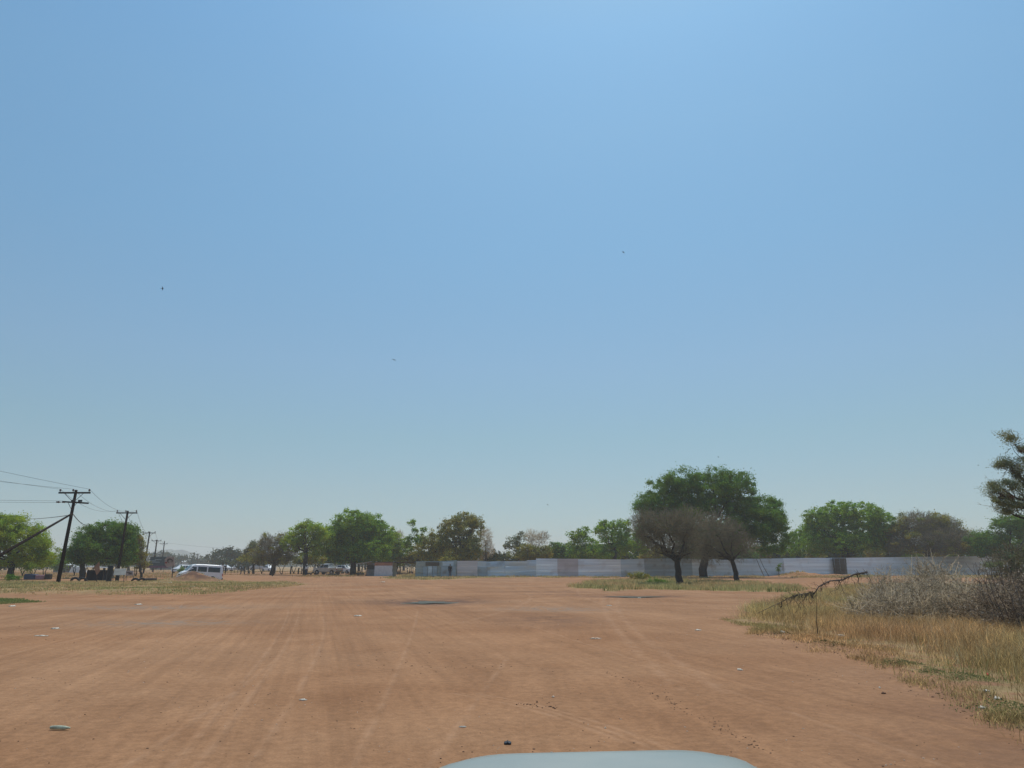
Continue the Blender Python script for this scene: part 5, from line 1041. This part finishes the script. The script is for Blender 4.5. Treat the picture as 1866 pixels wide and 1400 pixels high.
pebbles(800, 'stoned', .003, .010, 'dark little clods scattered over the dirt yard', 'clods'); pebbles(420, 'stonel', .003, .010, 'pale little stones scattered over the dirt yard', 'pebbles')
def line_clods():
    Vs = []; Fs = []; bm = bmesh.new(); bmesh.ops.create_icosphere(bm, subdivisions=1, radius=1); bv = np.array([v.co[:] for v in bm.verts]); bf = np.array([[v.index for v in f.verts] for f in bm.faces]); bm.free()
    for (p, q, n, sp, s0, s1) in (((1095, 1215), (1400, 1365), 130, .07, .003, .009), ((960, 1280), (1010, 1292), 25, .08, .005, .013), ((700, 1212), (930, 1215), 25, .2, .005, .012), ((1400, 1160), (1640, 1205), 130, .35, .004, .016), ((1700, 1250), (1866, 1330), 90, .2, .004, .012), ((1390, 1150), (1560, 1180), 40, .3, .006, .022)):
        for _ in range(n):
            t = rng.random(); c = G(p[0]*(1-t)+q[0]*t, p[1]*(1-t)+q[1]*t); c[0] += rng.normal()*sp; c[1] += rng.normal()*sp*1.3; s = rng.uniform(s0, s1)
            v = bv*s*np.array([rng.uniform(.7, 1.9), rng.uniform(.7, 1.3), .6])*(1+.2*rng.normal(size=(len(bv), 1))); c[2] = gh(c[0], c[1])+s*.2; Fs.append(bf+len(Vs)*len(bv)); Vs.append(v+c)
    tagp(npmesh('soil_crumbs', np.concatenate(Vs), None, np.concatenate(Fs), None, M['stoned'], None), 'rows of dark soil crumbs along the tyre marks and grass edge', 'soil crumbs', kind='stuff')
line_clods()
# litter flecks in the island
# ---------------------------------------------------------------- birds
def bird(px, py, D, span, yaw, roll, lab):
    c = at(px, py, D); root = thing('bird', lab, 'bird', c, 'birds in the sky'); h = span/2
    R = Matrix.Rotation(yaw, 4, 'Z') @ Matrix.Rotation(roll, 4, 'Y')
    def tr(mb): mb.v = [tuple(np.array((R @ Vector(p))[:])+c) for p in mb.v]; return mb
    mb = MB(); mb.tube([(0, -h*.5, 0), (0, -h*.4, 0), (0, -h*.25, 0), (0, 0, -.01), (0, h*.3, 0), (0, h*.6, 0)], [.004, h*.09, h*.08, h*.13, h*.07, .006], 8); tr(mb).build('body', M['bird'], root, smooth=True)
    for s in (-1, 1):
        mb = MB(); P_ = [(0, -h*.12, .012), (s*h*.4, -h*.22, .11*h+.02), (s*h, h*.25, -.02), (s*h*.45, h*.05, .08*h+.01), (0, h*.2, .012)]
        mb.add(P_+[(x, y, z-.01) for x, y, z in P_], [(0, 1, 3, 4), (1, 2, 3), (9, 8, 6, 5), (8, 7, 6), (0, 5, 6, 1), (1, 6, 7, 2), (2, 7, 8, 3), (3, 8, 9, 4)]); tr(mb).build('wing', M['bird'], root)
        mb = MB(); mb.add([(0, h*.5, 0), (s*h*.16, h*.85, 0), (s*h*.03, h*.7, 0), (0, h*.5, -.008), (s*h*.16, h*.85, -.008), (s*h*.03, h*.7, -.008)], [(0, 1, 2), (5, 4, 3), (0, 3, 4, 1), (1, 4, 5, 2), (2, 5, 3, 0)]); tr(mb).build('tail', M['bird'], root)
bird(296, 526, 40, .30, 1.9, 1.0, 'dark hooked bird silhouette high in the left sky'); bird(1136, 460, 42, .24, .6, .5, 'blurred small bird high above the right of centre'); bird(718, 656, 45, .30, .15, .35, 'tiny gliding bird low in the middle of the sky')
bird(1783, 848, 60, .2, .3, .2, 'speck of a bird left of the near thorn tree'); bird(1309, 833, 60, .2, .8, .5, 'speck of a bird above the great tree'); bird(998, 920, 60, .2, .3, .6, 'speck of a bird low over the fence gap')
# ---------------------------------------------------------------- sky, sun, haze
EL = math.radians(66); AZ = math.radians(14)      # azimuth from +Y towards +X
sd = bpy.data.lights.new('sun', 'SUN'); sd.energy = 3.3; sd.angle = math.radians(.53); sd.color = (1, .955, .88)
so = bpy.data.objects.new('sun', sd); C.objects.link(so); so.rotation_euler = (math.pi/2-EL, 0, math.pi-AZ+math.pi)
so.rotation_euler = Vector((math.sin(AZ)*math.cos(EL), math.cos(AZ)*math.cos(EL), math.sin(EL))).to_track_quat('Z', 'Y').to_euler()
w = bpy.data.worlds.new('World'); bpy.context.scene.world = w; w.use_nodes = True; nt = w.node_tree; bg = nt.nodes['Background']
sk = nt.nodes.new('ShaderNodeTexSky'); sk.sky_type = 'NISHITA'; sk.sun_disc = False; sk.sun_elevation = EL; sk.sun_rotation = AZ
sk.air_density = 1.0; sk.dust_density = 1.2; sk.ozone_density = 1.0; sk.altitude = 900
tcw = nt.nodes.new('ShaderNodeTexCoord'); sxw = nt.nodes.new('ShaderNodeSeparateXYZ'); nt.links.new(tcw.outputs['Generated'], sxw.inputs[0])
rw = nt.nodes.new('ShaderNodeValToRGB'); rw.color_ramp.interpolation = 'LINEAR'
STOPS = [(0.0, (.60, .70, .76)), (.051, (.64, .75, .79)), (.095, (.71, .80, .78)), (.17, (.79, .94, .85)), (.267, (.93, 1.11, 1.04)), (.423, (.98, 1.33, 1.27)), (.55, (1.06, 1.48, 1.42)), (.647, (1.03, 1.53, 1.54)), (1.0, (1.0, 1.25, 1.25))]
while len(rw.color_ramp.elements) < len(STOPS): rw.color_ramp.elements.new(.5)
for e_, (p_, c_) in zip(rw.color_ramp.elements, STOPS): e_.position = p_
for e_, (p_, c_) in zip(rw.color_ramp.elements, STOPS): e_.color = tuple(q/2 for q in c_)+(1,)
nt.links.new(sxw.outputs[2], rw.inputs[0]); vm = nt.nodes.new('ShaderNodeVectorMath'); vm.operation = 'MULTIPLY'; vs = nt.nodes.new('ShaderNodeVectorMath'); vs.operation = 'SCALE'; vs.inputs['Scale'].default_value = 2
nt.links.new(sk.outputs[0], vm.inputs[0]); nt.links.new(rw.outputs[0], vm.inputs[1]); nt.links.new(vm.outputs[0], vs.inputs[0]); nt.links.new(vs.outputs[0], bg.inputs['Color']); bg.inputs['Strength'].default_value = .1
hz = MB(); hz.add([(-1790, -590, -3), (1790, -590, -3), (1790, 2590, -3), (-1790, 2590, -3), (-1790, -590, 60), (1790, -590, 60), (1790, 2590, 60), (-1790, 2590, 60)], [(0, 3, 2, 1), (4, 5, 6, 7), (0, 1, 5, 4), (1, 2, 6, 5), (2, 3, 7, 6), (3, 0, 4, 7)])
m, nt, b = newmat('haze_air'); nt.nodes.remove(b); pv = nt.nodes.new('ShaderNodeVolumePrincipled'); pv.inputs['Color'].default_value = (.86, .90, .92, 1); pv.inputs['Density'].default_value = .0006; pv.inputs['Anisotropy'].default_value = .2
nt.links.new(pv.outputs[0], nt.nodes['Material Output'].inputs['Volume'])
HAZE = True
if HAZE: tagp(hz.build('haze', m, None), 'thin dusty haze over the whole place', kind='stuff')
sc = bpy.context.scene
sc.view_settings.view_transform = 'Standard'; sc.view_settings.look = 'None'; sc.view_settings.gamma = 1; sc.view_settings.exposure = 0
sc.cycles.volume_bounces = 1; sc.cycles.max_bounces = 8; sc.cycles.transparent_max_bounces = 8; sc.cycles.use_denoising = True
